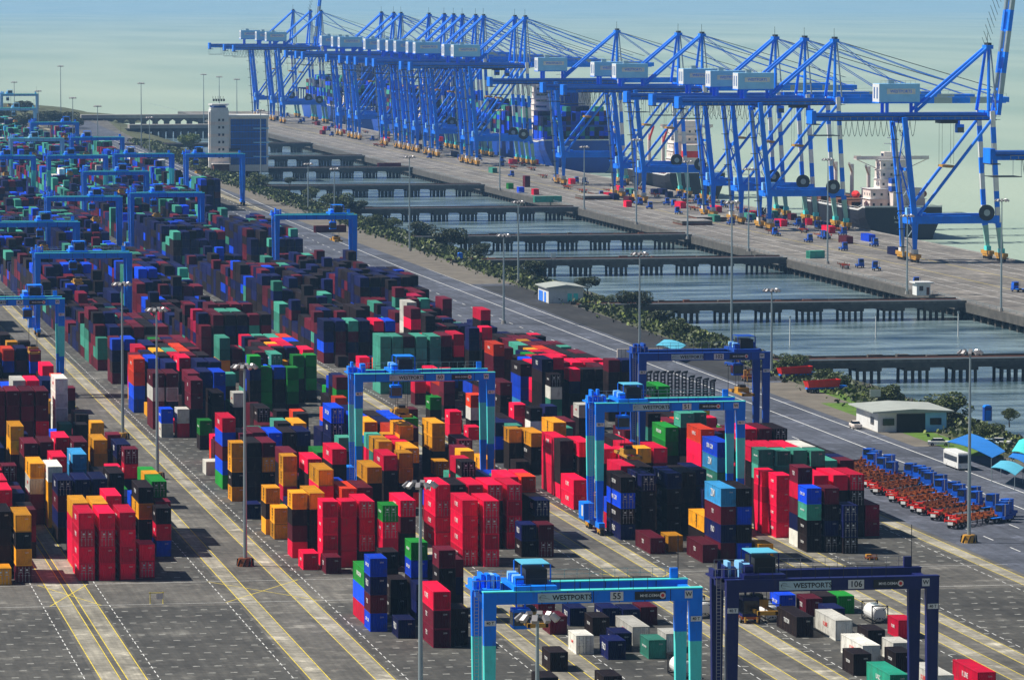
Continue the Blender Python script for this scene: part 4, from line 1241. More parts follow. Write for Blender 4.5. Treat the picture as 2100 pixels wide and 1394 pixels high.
# nudge apart
def overlap(a, b):
    return abs(a[0]-b[0]) < CW+0.06 and a[1] < b[1]+LEN[b[2]]+.1 and b[1] < a[1]+LEN[a[2]]+.1
placed = []; dropped = 0
cell = {}
def near(s):
    k = int(s[1]//20); out = []
    for j in (k-1, k, k+1): out += cell.get(j, [])
    return out
def add(s): placed.append(s); cell.setdefault(int(s[1]//20), []).append(s)
for s in stacks:
    ok = False
    for dy in (0, .8, -.8, 1.6, -1.6, 2.6, -2.6, 4, -4, 5.5, -5.5, 6.5, 7.5):
        for dx in (0, .35, -.35, .7, -.7, 1.05, -1.05, 1.5, -1.5):
            t = [s[0]+dx, s[1]+dy]+s[2:]
            if not any(overlap(t, q) for q in near(t)): ok = True; break
        if ok: break
    if not ok and s[2] == 40:
        for dx in (0, .35, -.35, .7, -.7, 1.05, -1.05, 1.5, -1.5, 2, -2):
            t = [s[0]+dx, s[1], 20]+s[3:]
            if not any(overlap(t, q) for q in near(t)): ok = True; break
    if ok: add(t)
    else: dropped += 1; print('dropped', s)
# protected sample points of the stacks read from the photograph
prot = []
for s in placed:
    n = len(s[4])
    for k in range(min(n, 3)):
        z = s[3]*(n-k-0.5); prot.append((*proj((s[0], s[1], z)), s[1])); prot.append((*proj((s[0]-CW/2, s[1]+LEN[s[2]]*.5, z)), s[1]))
    prot.append((*proj((s[0], s[1]+LEN[s[2]]*.5, s[3]*n)), s[1]))
prot = np.array(prot)
def covers(X, Y, L, Hh):
    w = CW/2; pts = [proj(q) for q in ((X-w, Y, 0), (X+w, Y, 0), (X+w, Y, Hh), (X-w, Y, Hh), (X-w, Y+LEN[L], 0), (X-w, Y+LEN[L], Hh), (X+w, Y+LEN[L], Hh))]
    c = prot[(prot[:, 2] > Y+1)]
    def inq(q):
        m_ = np.ones(len(c), bool)
        for i in range(4):
            a, b = q[i], q[(i+1) % 4]; m_ &= ((b[0]-a[0])*(c[:, 1]-a[1])-(b[1]-a[1])*(c[:, 0]-a[0])) >= -0.5
        return m_
    # picture y runs down, so these run clockwise on screen
    f = [pts[3], pts[2], pts[1], pts[0]]; l = [pts[5], pts[3], pts[0], pts[4]]; t = [pts[5], pts[6], pts[2], pts[3]]
    return (inq(f) | inq(l) | inq(t)).any()
dep = np.full((697, 1050), 1e9)
def fill_depth(q, Yv):
    q = np.asarray(q)/2.0
    x0, x1 = max(0, int(q[:, 0].min())), min(1049, int(q[:, 0].max())+1); y0, y1 = max(0, int(q[:, 1].min())), min(696, int(q[:, 1].max())+1)
    if x1 <= x0 or y1 <= y0: return
    yy, xx = np.mgrid[y0:y1, x0:x1]; m_ = np.ones(xx.shape, bool)
    for k in range(4):
        a, b = q[k], q[(k+1) % 4]; m_ &= ((b[0]-a[0])*(yy+.5-a[1])-(b[1]-a[1])*(xx+.5-a[0])) >= 0
    v = dep[y0:y1, x0:x1]; v[m_] = np.minimum(v[m_], Yv)
for s in placed:
    w = CW/2; X, Y = s[0], s[1]; Hh = s[3]*len(s[4])
    q_ = [proj(q) for q in ((X-w, Y, 0), (X+w, Y, 0), (X+w, Y, Hh), (X-w, Y, Hh), (X-w, Y+LEN[s[2]], 0), (X-w, Y+LEN[s[2]], Hh), (X+w, Y+LEN[s[2]], Hh))]
    fill_depth([q_[3], q_[2], q_[1], q_[0]], Y); fill_depth([q_[5], q_[3], q_[0], q_[4]], Y); fill_depth([q_[5], q_[6], q_[2], q_[3]], Y)
def hidden_base(X, Y, L):
    for q in ((X, Y, 1.3), (X-CW/2, Y+LEN[L]*.4, 1.3), (X, Y, .1)):
        u = proj(q)/2.0; i, j = int(u[1]), int(u[0])
        if 0 <= i < 697 and 0 <= j < 1050:
            if not dep[i, j] < Y: return False
        elif j >= 1050 or i >= 697: return False
    return True
FIL = {'A': (46.3, 3, 1), 'B': (60.0, 6, 1), 'C': (96.0, 6, 1), 'D': (120.9, 6, 1), 'E': (154.0, 6, 1), 'F': (179.3, 6, 1), 'H': (208.5, 3, 1)}
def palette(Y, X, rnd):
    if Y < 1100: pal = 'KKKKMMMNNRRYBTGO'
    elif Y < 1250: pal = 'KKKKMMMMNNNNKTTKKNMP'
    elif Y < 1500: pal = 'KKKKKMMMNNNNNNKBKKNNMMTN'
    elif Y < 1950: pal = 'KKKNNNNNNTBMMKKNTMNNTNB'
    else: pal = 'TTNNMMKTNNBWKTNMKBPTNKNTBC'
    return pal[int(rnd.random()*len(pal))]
rf = random.Random(11)
for k, (x0, nc, _) in FIL.items():
    for si, (a, b_) in enumerate(segs):
        if k == 'H' and (a < 1900 or a > 2700): continue
        if k == 'A' and a > 1000: continue
        front = {0: 640, 1: 716}.get(si, a+2)
        if si == 0: continue
        if si == 1: front = {'A': 720, 'B': 722, 'C': 745, 'D': 745, 'E': 780, 'F': 775}.get(k, 720)
        y = front
        while y+12.3 < min(b_, 3250)-3:
            ctr = 0.55+0.45*math.sin(y*0.023+x0)+rf.uniform(-.3, .3); baycol = palette(y, x0, rf)
            for c in range(nc):
                X = x0+c*2.9
                xa = proj((X, y, 0))
                if xa[0] < -60: continue
                top = 5 if y > 1114 else 4
                base = int(round(2.3+2.6*ctr+rf.uniform(-.75, .55))); base = max(0, min(top, base))
                two = rf.random() < .35
                parts = [(y, 20), (y+6.25, 20)] if two else [(y, 40)]
                for yy, L in parts:
                    n = base if not two else max(0, min(top, base+rf.choice((-1, 0, 0, 1))))
                    if n == 0: continue
                    col_main = palette(y, X, rf)
                    tst = [X, yy, L, 2.6, '', False]
                    if any(overlap(tst, q) for q in near(tst)): continue
                    if yy < 1075 and not hidden_base(X, yy, L): continue
                    while n > 0 and covers(X, yy, L, 2.6*n): n -= 1
                    if n == 0: continue
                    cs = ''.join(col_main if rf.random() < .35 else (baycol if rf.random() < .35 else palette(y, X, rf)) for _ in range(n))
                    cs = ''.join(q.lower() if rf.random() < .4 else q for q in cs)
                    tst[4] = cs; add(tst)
            y += 12.75
# visible area of each box: painter's pass on a half size picture
boxes = []
for s in placed:
    n = len(s[4])
    for k in range(n): boxes.append((s[0], s[1], k, s[2], s[3], s[4][n-1-k], n, s[5]))
boxes.sort(key=lambda b: (-b[1], -b[0], b[2]))
IW, IH = 1050, 697
idb = np.full((IH, IW), -1, np.int32)
def fillq(q, i):
    q = np.asarray(q)/2.0
    x0, x1 = max(0, int(q[:, 0].min())), min(IW-1, int(q[:, 0].max())+1); y0, y1 = max(0, int(q[:, 1].min())), min(IH-1, int(q[:, 1].max())+1)
    if x1 <= x0 or y1 <= y0: return
    yy, xx = np.mgrid[y0:y1, x0:x1]; m_ = np.ones(xx.shape, bool); sgn = 0
    for k in range(4):
        a, b = q[k], q[(k+1) % 4]; m_ &= ((b[0]-a[0])*(yy+.5-a[1])-(b[1]-a[1])*(xx+.5-a[0])) >= 0
    idb[y0:y1, x0:x1][m_] = i
allp = proj(np.array([[(X+sx*CW/2, Y+(LEN[L] if d else 0), Hc*(k+u)) for sx in (-1, 1) for d in (0, 1) for u in (0, 1)] for X, Y, k, L, Hc, c, n, e in boxes]).reshape(-1, 3)[0]) if False else None
for i, (X, Y, k, L, Hc, c, n, e) in enumerate(boxes):
    w = CW/2; z0, z1 = Hc*k, Hc*(k+1)
    A_, B_, C_, D_, E_, F_, G_ = [proj(q) for q in ((X-w, Y, z0), (X+w, Y, z0), (X+w, Y, z1), (X-w, Y, z1), (X-w, Y+LEN[L], z0), (X-w, Y+LEN[L], z1), (X+w, Y+LEN[L], z1))]
    fillq([F_, D_, A_, E_], i); fillq([F_, G_, C_, D_], i); fillq([D_, C_, B_, A_], i)
cnt = np.bincount(idb[idb >= 0].ravel(), minlength=len(boxes))
order = np.argsort(-cnt)
NIND = 300
single = set(int(i) for i in order[:NIND] if cnt[i] > 0)
print('boxes', len(boxes), 'stacks', len(placed), 'dropped', dropped, 'smallest individual px', cnt[order[NIND-1]])
ORD = ['first', 'second', 'third', 'fourth', 'fifth', 'sixth', 'seventh', 'eighth', 'ninth', 'tenth', 'eleventh', 'twelfth', 'thirteenth', 'fourteenth', 'fifteenth', 'sixteenth', 'seventeenth', 'eighteenth', 'nineteenth', 'twentieth']+['%d%s' % (k, {1: 'st', 2: 'nd', 3: 'rd'}.get(k % 10, 'th')) for k in range(21, 300)]
BN = {'A': 'leftmost block', 'B': 'block left of masts', 'C': 'block right of masts', 'D': 'central block', 'E': 'crane 51 block', 'F': 'roadside block', 'H': 'far roadside block'}
def block_of(X):
    for k, (a, b) in BLK.items():
        if a-3 <= X <= b+3: return k
    return 'D'
# rows: cluster the fronts inside each block and section
rows = {}
for i in single:
    X, Y, k, L, Hc, c, n, e = boxes[i]; b = block_of(X); sec = 0 if Y < 690 else 1
    rows.setdefault((b, sec), []).append((Y, i))
rowno = {}
for key, lst in rows.items():
    lst.sort(); cur = -1; last = -99
    for Y, i in lst:
        if Y-last > 2.2: cur += 1; last = Y
        rowno[i] = cur
seen = {}
TIER = ['ground level', 'second tier', 'third tier', 'fourth tier', 'fifth tier']
rowgrp = {}
for i in single: rowgrp.setdefault((block_of(boxes[i][0]), boxes[i][1] < 690, rowno[i]), set()).add(round(boxes[i][0], 1))
for i in sorted(single):
    X, Y, k, L, Hc, c, n, e = boxes[i]; b = block_of(X)
    colset = sorted(rowgrp[(b, Y < 690, rowno[i])]); ci = colset.index(round(X, 1))
    sec = 'front yard below '+{'C': 'crane 55', 'D': 'crane 106', 'E': 'crane 106 span', 'A': 'left strip', 'B': 'left strip'}.get(b, 'crane 55') if Y < 690 else BN[b]
    top = ' topmost' if k == n-1 else ''
    lab = f"{CNAME[c.upper()]} container, {TIER[k]}, {ORD[ci]} from left, {ORD[rowno[i]]} row, {sec}"
    if lab in seen: lab = ('shorter ' if L == 20 else 'longer ')+lab
    if lab in seen: lab = 'rear '+lab
    if lab in seen: lab = lab.replace('rear ', 'hindmost ')
    if lab in seen: print('DUP', lab)
    seen[lab] = 1
    px = cnt[i]
    container(lab, X, Y, Hc*k, L, Hc, c.upper(), c.islower(), 'stacked shipping containers', ornament=px > 30)
# everything smaller: one mass of boxes
g = MB()
def farbox(g, X, Y, z0, L, Hc, m, door=False):
    w = CW/2
    g.box(X-w, Y, z0+.02, X+w, Y+LEN[L], z0+Hc-.03, m)
for i, (X, Y, k, L, Hc, c, n, e) in enumerate(boxes):
    if i in single: continue
    farbox(g, X, Y, Hc*k, L, Hc, 'far_'+c.upper())
rs = random.Random(4)
for (x0, y0, L, ysup, zd) in SHIPS:
    k = 0
    while 8+k*14.7 < L*.93:
        y = y0+9.2+k*14.7; k += 1
        if ysup-26 < y-y0 < ysup+14: continue
        for c in range(15):
            X = x0+3+c*2.55
            if (k > L/14.7*.75) and not (3 < c < 11): continue
            n = rs.choice((4, 5, 6, 6, 7)) if True else 0
            for t in range(n):
                if 0 < c < 14 and t < n-2 and k > 1: continue
                cc = rs.choice('TTBBNNKMTBNNTBBN')
                farbox(g, X, y, zd+.5+t*2.6, 40, 2.6, 'far_'+cc)
tag(g.build('distant_containers'), 'mass of far and half hidden shipping containers in the yard and on the ships', 'containers', kind='stuff')

tx_ = 0.27*(SW-6)+1.0
container('orange yellow container hanging from the yellow spreader of blue yard crane 60', C60.location.x+tx_+2.5, C60.location.y+4.1-6.1, 13.0-.36-2.6, 40, 2.6, 'Y', False, 'stacked shipping containers')
# tank containers in frames
def tank(label, px, py, Hc=2.6, L=6.06):
    p = P(px, py, Hc); r = thing('tank_container', label, 'tank container', (p.x+CW/2, p.y, 0), 0, 'tank containers in the front yard'); w = CW/2
    a = MB()
    for y in (0, L-.14):
        for x in (-w, w-.14): a.box(x, y, 0, x+.14, y+.14, Hc, 'black_paint')
        for z in (0, Hc-.14): a.box(-w+.14, y, z, w-.14, y+.14, z+.14, 'black_paint')
    for x in (-w, w-.12): a.box(x, .14, 0, x+.12, L-.14, .14, 'black_paint')
    for s in (-1, 1):
        for y in (.07, L-.07): a.beam((s*(w-.1), y, .1), (s*.3, y, .8), .1, .08, 'black_paint'); a.beam((s*(w-.1), y, Hc-.1), (s*.5, y, Hc-.7), .1, .08, 'black_paint')
    a.build('frame', r)
    a = MB(); n = 18; vs = []; prof = [(.25, .35), (.3, .8), (.45, 1.02), (.7, 1.12), (L-.7, 1.12), (L-.45, 1.02), (L-.3, .8), (L-.25, .35)]
    for y, q in prof:
        for k in range(n): vs.append((q*math.cos(2*math.pi*k/n), y, Hc/2+q*math.sin(2*math.pi*k/n)))
    a.raw(vs, [(i*n+k, i*n+(k+1) % n, (i+1)*n+(k+1) % n, (i+1)*n+k)[::-1] for i in range(len(prof)-1) for k in range(n)]+[tuple(range(n)), tuple((len(prof)-1)*n+k for k in range(n))[::-1]], 'white_paint')
    a.build('tank', r)
    a = MB(); a.box(-.3, 1.5, Hc/2+1.1, .3, L-1.5, Hc/2+1.2, 'galvanised'); a.tube((0, L/2, Hc/2+1.1), (0, L/2, Hc/2+1.32), .3, 'galvanised', 10); a.tube((0, .28, .7), (0, .05, .7), .12, 'dark_steel', 8); a.build('manlid', r)
tank('white tank container in a black frame beside the green and navy boxes', 1788, 1241.6)
tank('white tank container in a black frame left of the long dark container', 1568.4, 1239)
tank('white tank container half hidden behind the right legs of bright blue crane 55', 1388, 1352)
tank('white tank container seen between cranes 55 and 106', 1430, 1232)
# ------------------------------------------------------------------ vegetation
def leaf_mesh(name, n, rx, ry, rz, size, m, lobes, seed, zc=0.0):
    r = random.Random(seed); a = MB(); L = []
    for _ in range(lobes):
        t = r.uniform(0, 2*math.pi); q = r.uniform(.15, .75); L.append((q*math.cos(t)*rx, q*math.sin(t)*ry, r.uniform(-.45, .6)*rz, r.uniform(.3, .5)))
    vs = []; fs = []
    for i in range(n):
        lx, ly, lz, lr = L[r.randrange(lobes)]
        d = Vector((r.gauss(0, 1), r.gauss(0, 1), r.gauss(0, 1))).normalized()*(r.uniform(.55, 1.0)**.5)
        c = Vector((lx+d.x*rx*lr, ly+d.y*ry*lr, zc+lz+d.z*rz*lr))
        u = Vector((r.gauss(0, 1), r.gauss(0, 1), r.gauss(0, .7))).normalized(); v = u.cross(Vector((r.gauss(0, 1), r.gauss(0, 1), r.gauss(0, 1)))).normalized()
        s = size*r.uniform(.5, 1.3); o = len(vs)
        vs += [c-u*s, c+v*s*.6, c+u*s, c-v*s*.6]; fs.append((o, o+1, o+2, o+3))
    a.raw(vs, fs, m); return a.mesh(name)
CR = []
for i, m in enumerate(('leaf_dark', 'leaf_dark', 'leaf_mid', 'leaf_mid', 'leaf_light')):
    CR.append(leaf_mesh('crown', 3600, 1, 1, .85, .062, m, 11, i, 0))
def tree(label, x, y, rad, h, kind=0, z=0.0, group='trees and bushes on the bank', rz=None):
    r = thing('tree', label, 'tree', (x, y, z), rt.uniform(0, 6), group)
    c = use('crown', CR[kind % 5], r, (0, 0, h-rad*.75)); c.scale = (rad, rad, rad*.75)
    a = MB(); top = h-rad*.7
    a.tube((0, 0, -.6), (0.1, 0, top*.6), .06*h*.4+.05, 'bark', 7, .04*h*.4+.03)
    for k in range(4):
        t = 2*math.pi*k/4+.4; a.tube((.1, 0, top*.55), (math.cos(t)*rad*.5, math.sin(t)*rad*.5, top+rad*.2), .05+.01*h, 'bark', 5, .03)
    a.build('trunk', r)
    return r
rt = random.Random(21)
def tree_px(label, x, yb, wpx, hpx, kind, z=0.0):
    p = P(x, yb, z); s = F/p.y
    return tree(label, p.x, p.y, wpx/2/s, max(hpx/s, wpx/2/s*1.3), kind, z)
TRS = .78
TR = [
 ('large dark round tree on the bank between the white hut and the ponds', 1300, 652, 100, 82, 0, -1),
 ('dark bushy tree directly behind the white hut', 1205, 610, 70, 62, 0, -1),
 ('dark tree on the bank left of the white hut', 1095, 572, 90, 60, 1, -1),
 ('leafy green tree beside crane 102 at the bridge end', 1625, 770, 85, 70, 2, -1),
 ('large leafy green tree on the bank behind the grey roofed shed', 1930, 868, 160, 100, 2, -1),
 ('bushy tree left of the large one behind the grey roofed shed', 1820, 836, 110, 58, 3, -1),
 ('green bushes beside the red tipper trailers', 1720, 806, 110, 50, 2, -1),
 ('leafy tree at the right edge above the blue canopies', 2030, 905, 80, 62, 2, 0),
 ('tree with tangled branches beside the blue cabin at the right', 2070, 870, 60, 50, 3, 0),
 ('dark shrub clump at the end of the third bridge', 925, 515, 110, 45, 0, -1),
 ('dark shrub on the bank beside the blue portable cabin', 985, 528, 70, 30, 1, -1),
 ('scrubby tree on the bank above the fourth bridge end', 870, 492, 90, 42, 1, -1),
 ('green shrub on the sandy verge by the lamp mast', 770, 470, 70, 34, 3, 0),
 ('wide green bush below the control tower near the first far pond', 690, 432, 90, 42, 2, 0),
 ('small round dark tree right of the control tower', 594, 392, 36, 40, 0, 0),
 ('low green bush at the foot of the control tower', 530, 385, 70, 30, 3, 0),
 ('dark bush left of the control tower foot', 425, 345, 40, 24, 0, 0),
 ('olive scrub left of the control tower', 385, 305, 70, 28, 4, 0),
 ('green bush at the bank near the second bridge', 1390, 700, 110, 52, 3, -2),
 ('dark bush on the bank below the large round tree', 1350, 672, 90, 46, 1, -2),
 ('low scrub on the bank before the nearest pond', 1450, 735, 90, 34, 3, -3),
 ('green bush right of the leafy tree at the bridge end', 1690, 790, 80, 40, 3, -1),
 ('small shrub on the bank left of the round tree', 1240, 628, 60, 34, 2, -1),
 ('bush at the end of the fourth bridge', 805, 470, 60, 28, 2, -1),
 ('shrub near the water at the fifth bridge', 735, 437, 60, 26, 0, -1),
 ('bush at the far pond beside the control tower', 640, 405, 50, 22, 3, -1),
]
for lab, x, yb, w, h, k, z in TR: tree_px(lab, x, yb, w*TRS, h*TRS, k, z)
for i, (x, yb, w, h) in enumerate([(10, 262, 60, 46), (48, 262, 56, 60), (70, 268, 50, 40), (100, 262, 60, 34), (130, 262, 60, 32), (158, 264, 40, 24), (35, 275, 70, 40)]):
    tree_px(['leftmost', 'tallest', 'rounded', 'fourth', 'fifth', 'rightmost', 'foremost'][i]+' dark tree of the wooded point at upper left', x, yb, w, h, 0, 0)
# ground cover
g = MB(); r = random.Random(9)
for i in range(62000):
    y = 560+(r.random()**0.8)*2300
    ex = XR if y < 2250 else XR+(y-2250)*.022
    t = r.random()**1.1
    nz = math.sin(y*.021)*.5+math.sin(y*.057+1)*.4+math.sin(y*.13)*.3
    if t > .62+.25*nz: continue
    x = ex-4.0*(1 if r.random() < .12 else 0)+t*31; z = -t*t*7.0
    s = r.uniform(.2, .62)*(1+y/2500)
    u = Vector((r.gauss(0, 1), r.gauss(0, 1), r.uniform(.2, 1.4))).normalized(); v = u.cross(Vector((r.gauss(0, 1), r.gauss(0, 1), .3))).normalized()
    c = Vector((x, y, max(z, -5)+r.uniform(.1, 1.5)))
    g.raw([c-u*s, c+v*s*.6, c+u*s, c-v*s*.6], [(0, 1, 2, 3)], ['leaf_mid', 'leaf_dark', 'leaf_light'][int(r.random()*2.25+ (0.35 if nz > .3 else 0)) % 3])
tag(g.build('bank_scrub'), 'low green scrub and weeds covering the bank along the ponds', 'scrub', kind='stuff')
g = MB()
for i in range(1100):
    y = 700+r.random()*2300; t = r.uniform(.5, .98); x = XR+(max(0, y-2250)*.022)+t*34; s = r.uniform(.3, 1.1)
    c = Vector((x, y, -t*t*7.2+.1))
    d = [Vector((r.uniform(-s, s), r.uniform(-s, s), r.uniform(-.3*s, .8*s))) for _ in range(4)]
    g.raw([c+Vector((s, 0, 0)), c+Vector((0, s, 0)), c+Vector((-s, 0, 0)), c+Vector((0, -s, 0)), c+Vector((d[0].x*.3, d[0].y*.3, s))], [(0, 1, 4), (1, 2, 4), (2, 3, 4), (3, 0, 4)], 'stone')
tag(g.build('rocks'), 'grey rocks along the water edge of the bank', 'rocks', kind='stuff')
# grass strip
a = MB(); mat('grass', (0.10, 0.19, 0.02), 0.9, 0, .4, .3, bump=.4)
p0, p1 = P(1735, 790), P(1820, 838); a.raw([(p0.x-1, p0.y, .02), (250.7, p0.y, .02), (250.7, p1.y, .02), (p1.x-4, p1.y, .02)], [(0, 1, 2, 3)], 'grass')
a.raw([(244, 1000, .02), (250.5, 1000, .02), (250.5, 880, .02), (244, 880, .02)], [(0, 3, 2, 1)], 'grass')
struct(a.build('grass_strip'))

# ------------------------------------------------------------------ buildings
def hut(label, px, yb, wx, wy, h, wall='white_paint', roof='roof_grey', over=.8, slope=0.8, name='hut'):
    p = P(px, yb, 0); r = thing(name, label, 'building', (p.x, p.y, 0))
    a = MB(); a.box(0, 0, 0, wx, wy, h, wall); w = a.build('wall', r)
    a = MB(); a.prism([(-over, h+.05), (wx+over, h+.05+0), (wx+over, h+.3), (wx/2, h+.3+slope), (-over, h+.3)], -over, wy+over, roof); a.build('roof', r)
    return r, w
r_, w_ = hut('white substation hut with blue doors and flat grey roof beside the bank', 1125, 622, 10.3, 17, 4.3)
for x in (1.0, 2.6):
    a = MB(); a.box(x*0-.06, 1+x*3.2, .05, -.003, 3.6+x*3.2, 3.0, 'steel_blue'); a.build('door', r_)
a = MB(); a.box(-.06, 12.5, .05, -.003, 15.5, 3, 'steel_blue'); a.build('door', r_)
for x in (5.6, 7.4):
    a = MB(); a.box(x, -.06, .4, x+1.3, -.003, 2.8, 'aqua'); a.build('louvre_panel', r_)
r_, w_ = hut('white office shed with long shallow grey roof, dark open side and pale blue right wall', 1800, 886, 14.5, 18, 4.0, roof='roof_grey', over=1.4, slope=.5, name='office_shed')
a = MB(); a.box(4, -.3, .0, 10, -.003, 3.7, 'black_paint'); a.build('bay_shade_panel', r_)  # solid black slab: shade inside the open side, put in as colour
a = MB(); a.box(10, -.25, 0, 14.5, -.003, 3.9, 'sky_paint'); a.build('side_wall', r_)
for x in (1.0, 11):
    a = MB(); a.box(x, -.4, 1.4, x+2.4, -.26, 2.8, 'glass'); a.build('window', r_)
a = MB(); a.box(-.05, 3, 1.2, -.003, 6, 2.8, 'glass'); a.build('window', r_)
# control tower
p = P(432, 352, 0); TW = thing('control_tower', 'control tower with cream banded stair shaft, round lookout deck and dark blue glass office block', 'tower', (p.x, p.y, 0))
s = F/p.y; tw = 38/s; bw = 82/s; HT = (352-226)/s
a = MB(); a.box(0, 0, 0, tw, 10, HT, 'white_paint')
for k in range(4): a.box(-.1, -.1, HT*(.16+.2*k), tw+.1, 10, HT*(.16+.2*k)+1.6, 'cream')
sh = a.build('stair_shaft', TW)
for k in range(7):
    for j in range(2):
        a = MB(); a.box(tw*.42+j*2.0, -.2, HT*(.1+.12*k), tw*.42+j*2+1, -.101, HT*(.1+.12*k)+1.2, 'glass'); a.build('window', sh)
a = MB(); a.box(-.2, 1, HT*.05, -.101, 4.5, HT*.97, 'dark_steel'); a.build('window_strip', sh)
a = MB(); a.box(.3, .5, HT, tw-.3, 9.5, HT+1.2, 'white_paint'); a.tube((tw/2, 5, HT+1.2), (tw/2, 5, HT+2.4), tw*.42, 'blue_glass', 8, tw*.5); a.tube((tw/2, 5, HT+2.4), (tw/2, 5, HT+3.2), tw*.56, 'white_paint', 8); a.build('lookout', TW)
a = MB()
for k in range(5): a.box(tw*.2+k*1.3, 4, HT+4.4, tw*.2+k*1.3+.8, 5, HT+5.6, 'dark_steel'); a.tube((tw*.2+k*1.3, 5, HT+4.4), (tw*.2+k*1.3, 5, HT+7), .1, 'dark_steel', 4)
a.build('aerials', TW)
HB2 = (352-240)/s
a = MB(); a.box(tw+.01, 1, 0, tw+bw, 22, HB2, 'cream'); ob = a.build('office_block', TW)
a = MB(); a.box(tw+1.0, .8, HB2*.12, tw+bw-1, .999, HB2*.96, 'blue_glass')
for k in range(1, 7): a.box(tw+1, .72, HB2*(.12+.12*k), tw+bw-1, .799, HB2*(.12+.12*k)+.25, 'steel_blue')
for k in range(1, 12): a.box(tw+1+k*(bw-2)/12, .74, HB2*.12, tw+1.12+k*(bw-2)/12, .799, HB2*.96, 'dark_steel')
a.build('glass_wall', ob)
for k in (2, 4, 6):
    a = MB(); a.box(tw+bw*.62, .2, HB2*.13*k, tw+bw+.4, .71, HB2*.13*k+.5, 'sky_paint'); a.build('balcony_ledge', ob)
a = MB(); a.box(tw, -1.5, HB2*.28, tw+bw*.3, .71, HB2*.36, 'cream'); a.box(tw, -1.0, HB2*.36, tw+bw*.28, .71, HB2*.42, 'glass'); a.build('bay_window', TW)
a = MB(); a.box(1, -6, 0, tw-.5, -.11, HT*.12, 'rust'); a.box(.4, -6.4, HT*.12, tw, -.11, HT*.125+.3, 'cream'); a.build('porch', TW)
a = MB(); a.box(tw-.5, -.2, HB2, tw+bw+.6, 22.4, HB2+.9, 'white_paint'); a.build('roof_parapet', TW)
# quay kiosk
p = P(1880, 606, 0); k_ = thing('kiosk', 'white kiosk with a flat wide roof at the pond side of the quay', 'kiosk', (p.x, p.y, 0))
a = MB(); a.box(0, 0, 0, 4.2, 5, 3.6, 'white_paint'); a.build('wall', k_)
a = MB(); a.box(-.8, -.8, 3.62, 5, 5.8, 4.0, 'white_paint'); a.build('roof', k_)
a = MB(); a.box(.8, -.05, 1.4, 2, -.003, 2.8, 'glass'); a.build('window', k_)
a = MB(); a.box(3.0, -.06, .1, 3.9, -.003, 2.4, 'maroon' if 'maroon' in MATS else 'rust'); a.build('door', k_)
# portable blue cabins
for lab, x, yb in (('bright blue portable toilet cabin standing before the bank at the right edge', 2025, 864), ('bright blue portable toilet cabin beside the dark shrubs left of the pump hut', 946, 536)):
    p = P(x-6, yb, 0); c_ = thing('portable_toilet', lab, 'portable toilet', (p.x, p.y, 0))
    w = 1.6; a = MB(); a.box(0, 0, .1, w, w, 3.0 if x > 2000 else 2.6, 'hull_blue'); a.build('body', c_)
    a = MB(); a.prism([(-.08, 3.0 if x > 2000 else 2.6), (w+.08, 3.0 if x > 2000 else 2.6), (w*.8, 3.4 if x > 2000 else 2.9), (w*.2, 3.4 if x > 2000 else 2.9)], -.05, w+.05, 'steel_blue'); a.build('roof', c_)
    a = MB(); a.box(.2, -.04, .2, w-.2, -.003, 2.3, 'steel_blue'); a.build('door', c_)
# canopies
def canopy(label, pts_px, h, m, group='shade canopies at the right edge'):
    q = [P(x, y, h) for x, y in pts_px]; o_ = q[0]; r = thing('shade_canopy', label, 'canopy', (o_.x, o_.y, 0), 0, group)
    q = [v-Vector((o_.x, o_.y, 0)) for v in q]
    a = MB(); n = 8; A_, B_, C_, D_ = q; vs = []
    for i in range(n+1):
        t = i/n; up = .45*math.sin(math.pi*t)
        vs += [A_.lerp(D_, t)+Vector((0, 0, up)), B_.lerp(C_, t)+Vector((0, 0, up))]
    vs2 = [v-Vector((0, 0, .08)) for v in vs]; N = len(vs)
    fs = [(2*i, 2*i+1, 2*i+3, 2*i+2) for i in range(n)]; fs += [tuple(N+k for k in f[::-1]) for f in fs]
    a.raw(vs+vs2, fs, m); a.build('roof', r)
    for v in q:
        a = MB(); c = v*0.94+sum(q, Vector())/4*.06; a.tube((c.x, c.y, 0), (c.x, c.y, h), .07, 'galvanised', 6); a.build('post', r)
canopy('long bright blue curved canopy behind the white bus', [(1942, 905), (1990, 888), (2062, 925), (2035, 938)], 3.2, 'roof_blue')
canopy('light blue curved canopy in front, right of the white bus', [(2032, 958), (2052, 944), (2100, 958), (2082, 974)], 3.0, 'roof_cyan')
canopy('aqua canopy at the right edge behind the light blue one', [(2075, 925), (2090, 902), (2125, 905), (2112, 938)], 3.2, 'aqua')
canopy('blue canopy cut by the right edge, between the aqua and light blue ones', [(2068, 936), (2080, 926), (2130, 950), (2118, 962)], 2.8, 'roof_blue')
canopy('pale cyan canopy beside the beige wall left of crane 102', [(1345, 708), (1362, 696), (1408, 708), (1385, 720)], 3.0, 'roof_cyan')
a = MB(); p = P(1266, 737, 0); a.box(0, 0, 0, 13.5, .5, 2.6, 'cream')
for k in range(14): a.box(k*.98, -.06, 0, k*.98+.08, -.003, 2.6, 'concrete')
tag(a.build('site_hoarding', None, p), 'beige ribbed hoarding behind crane 102', 'hoarding')
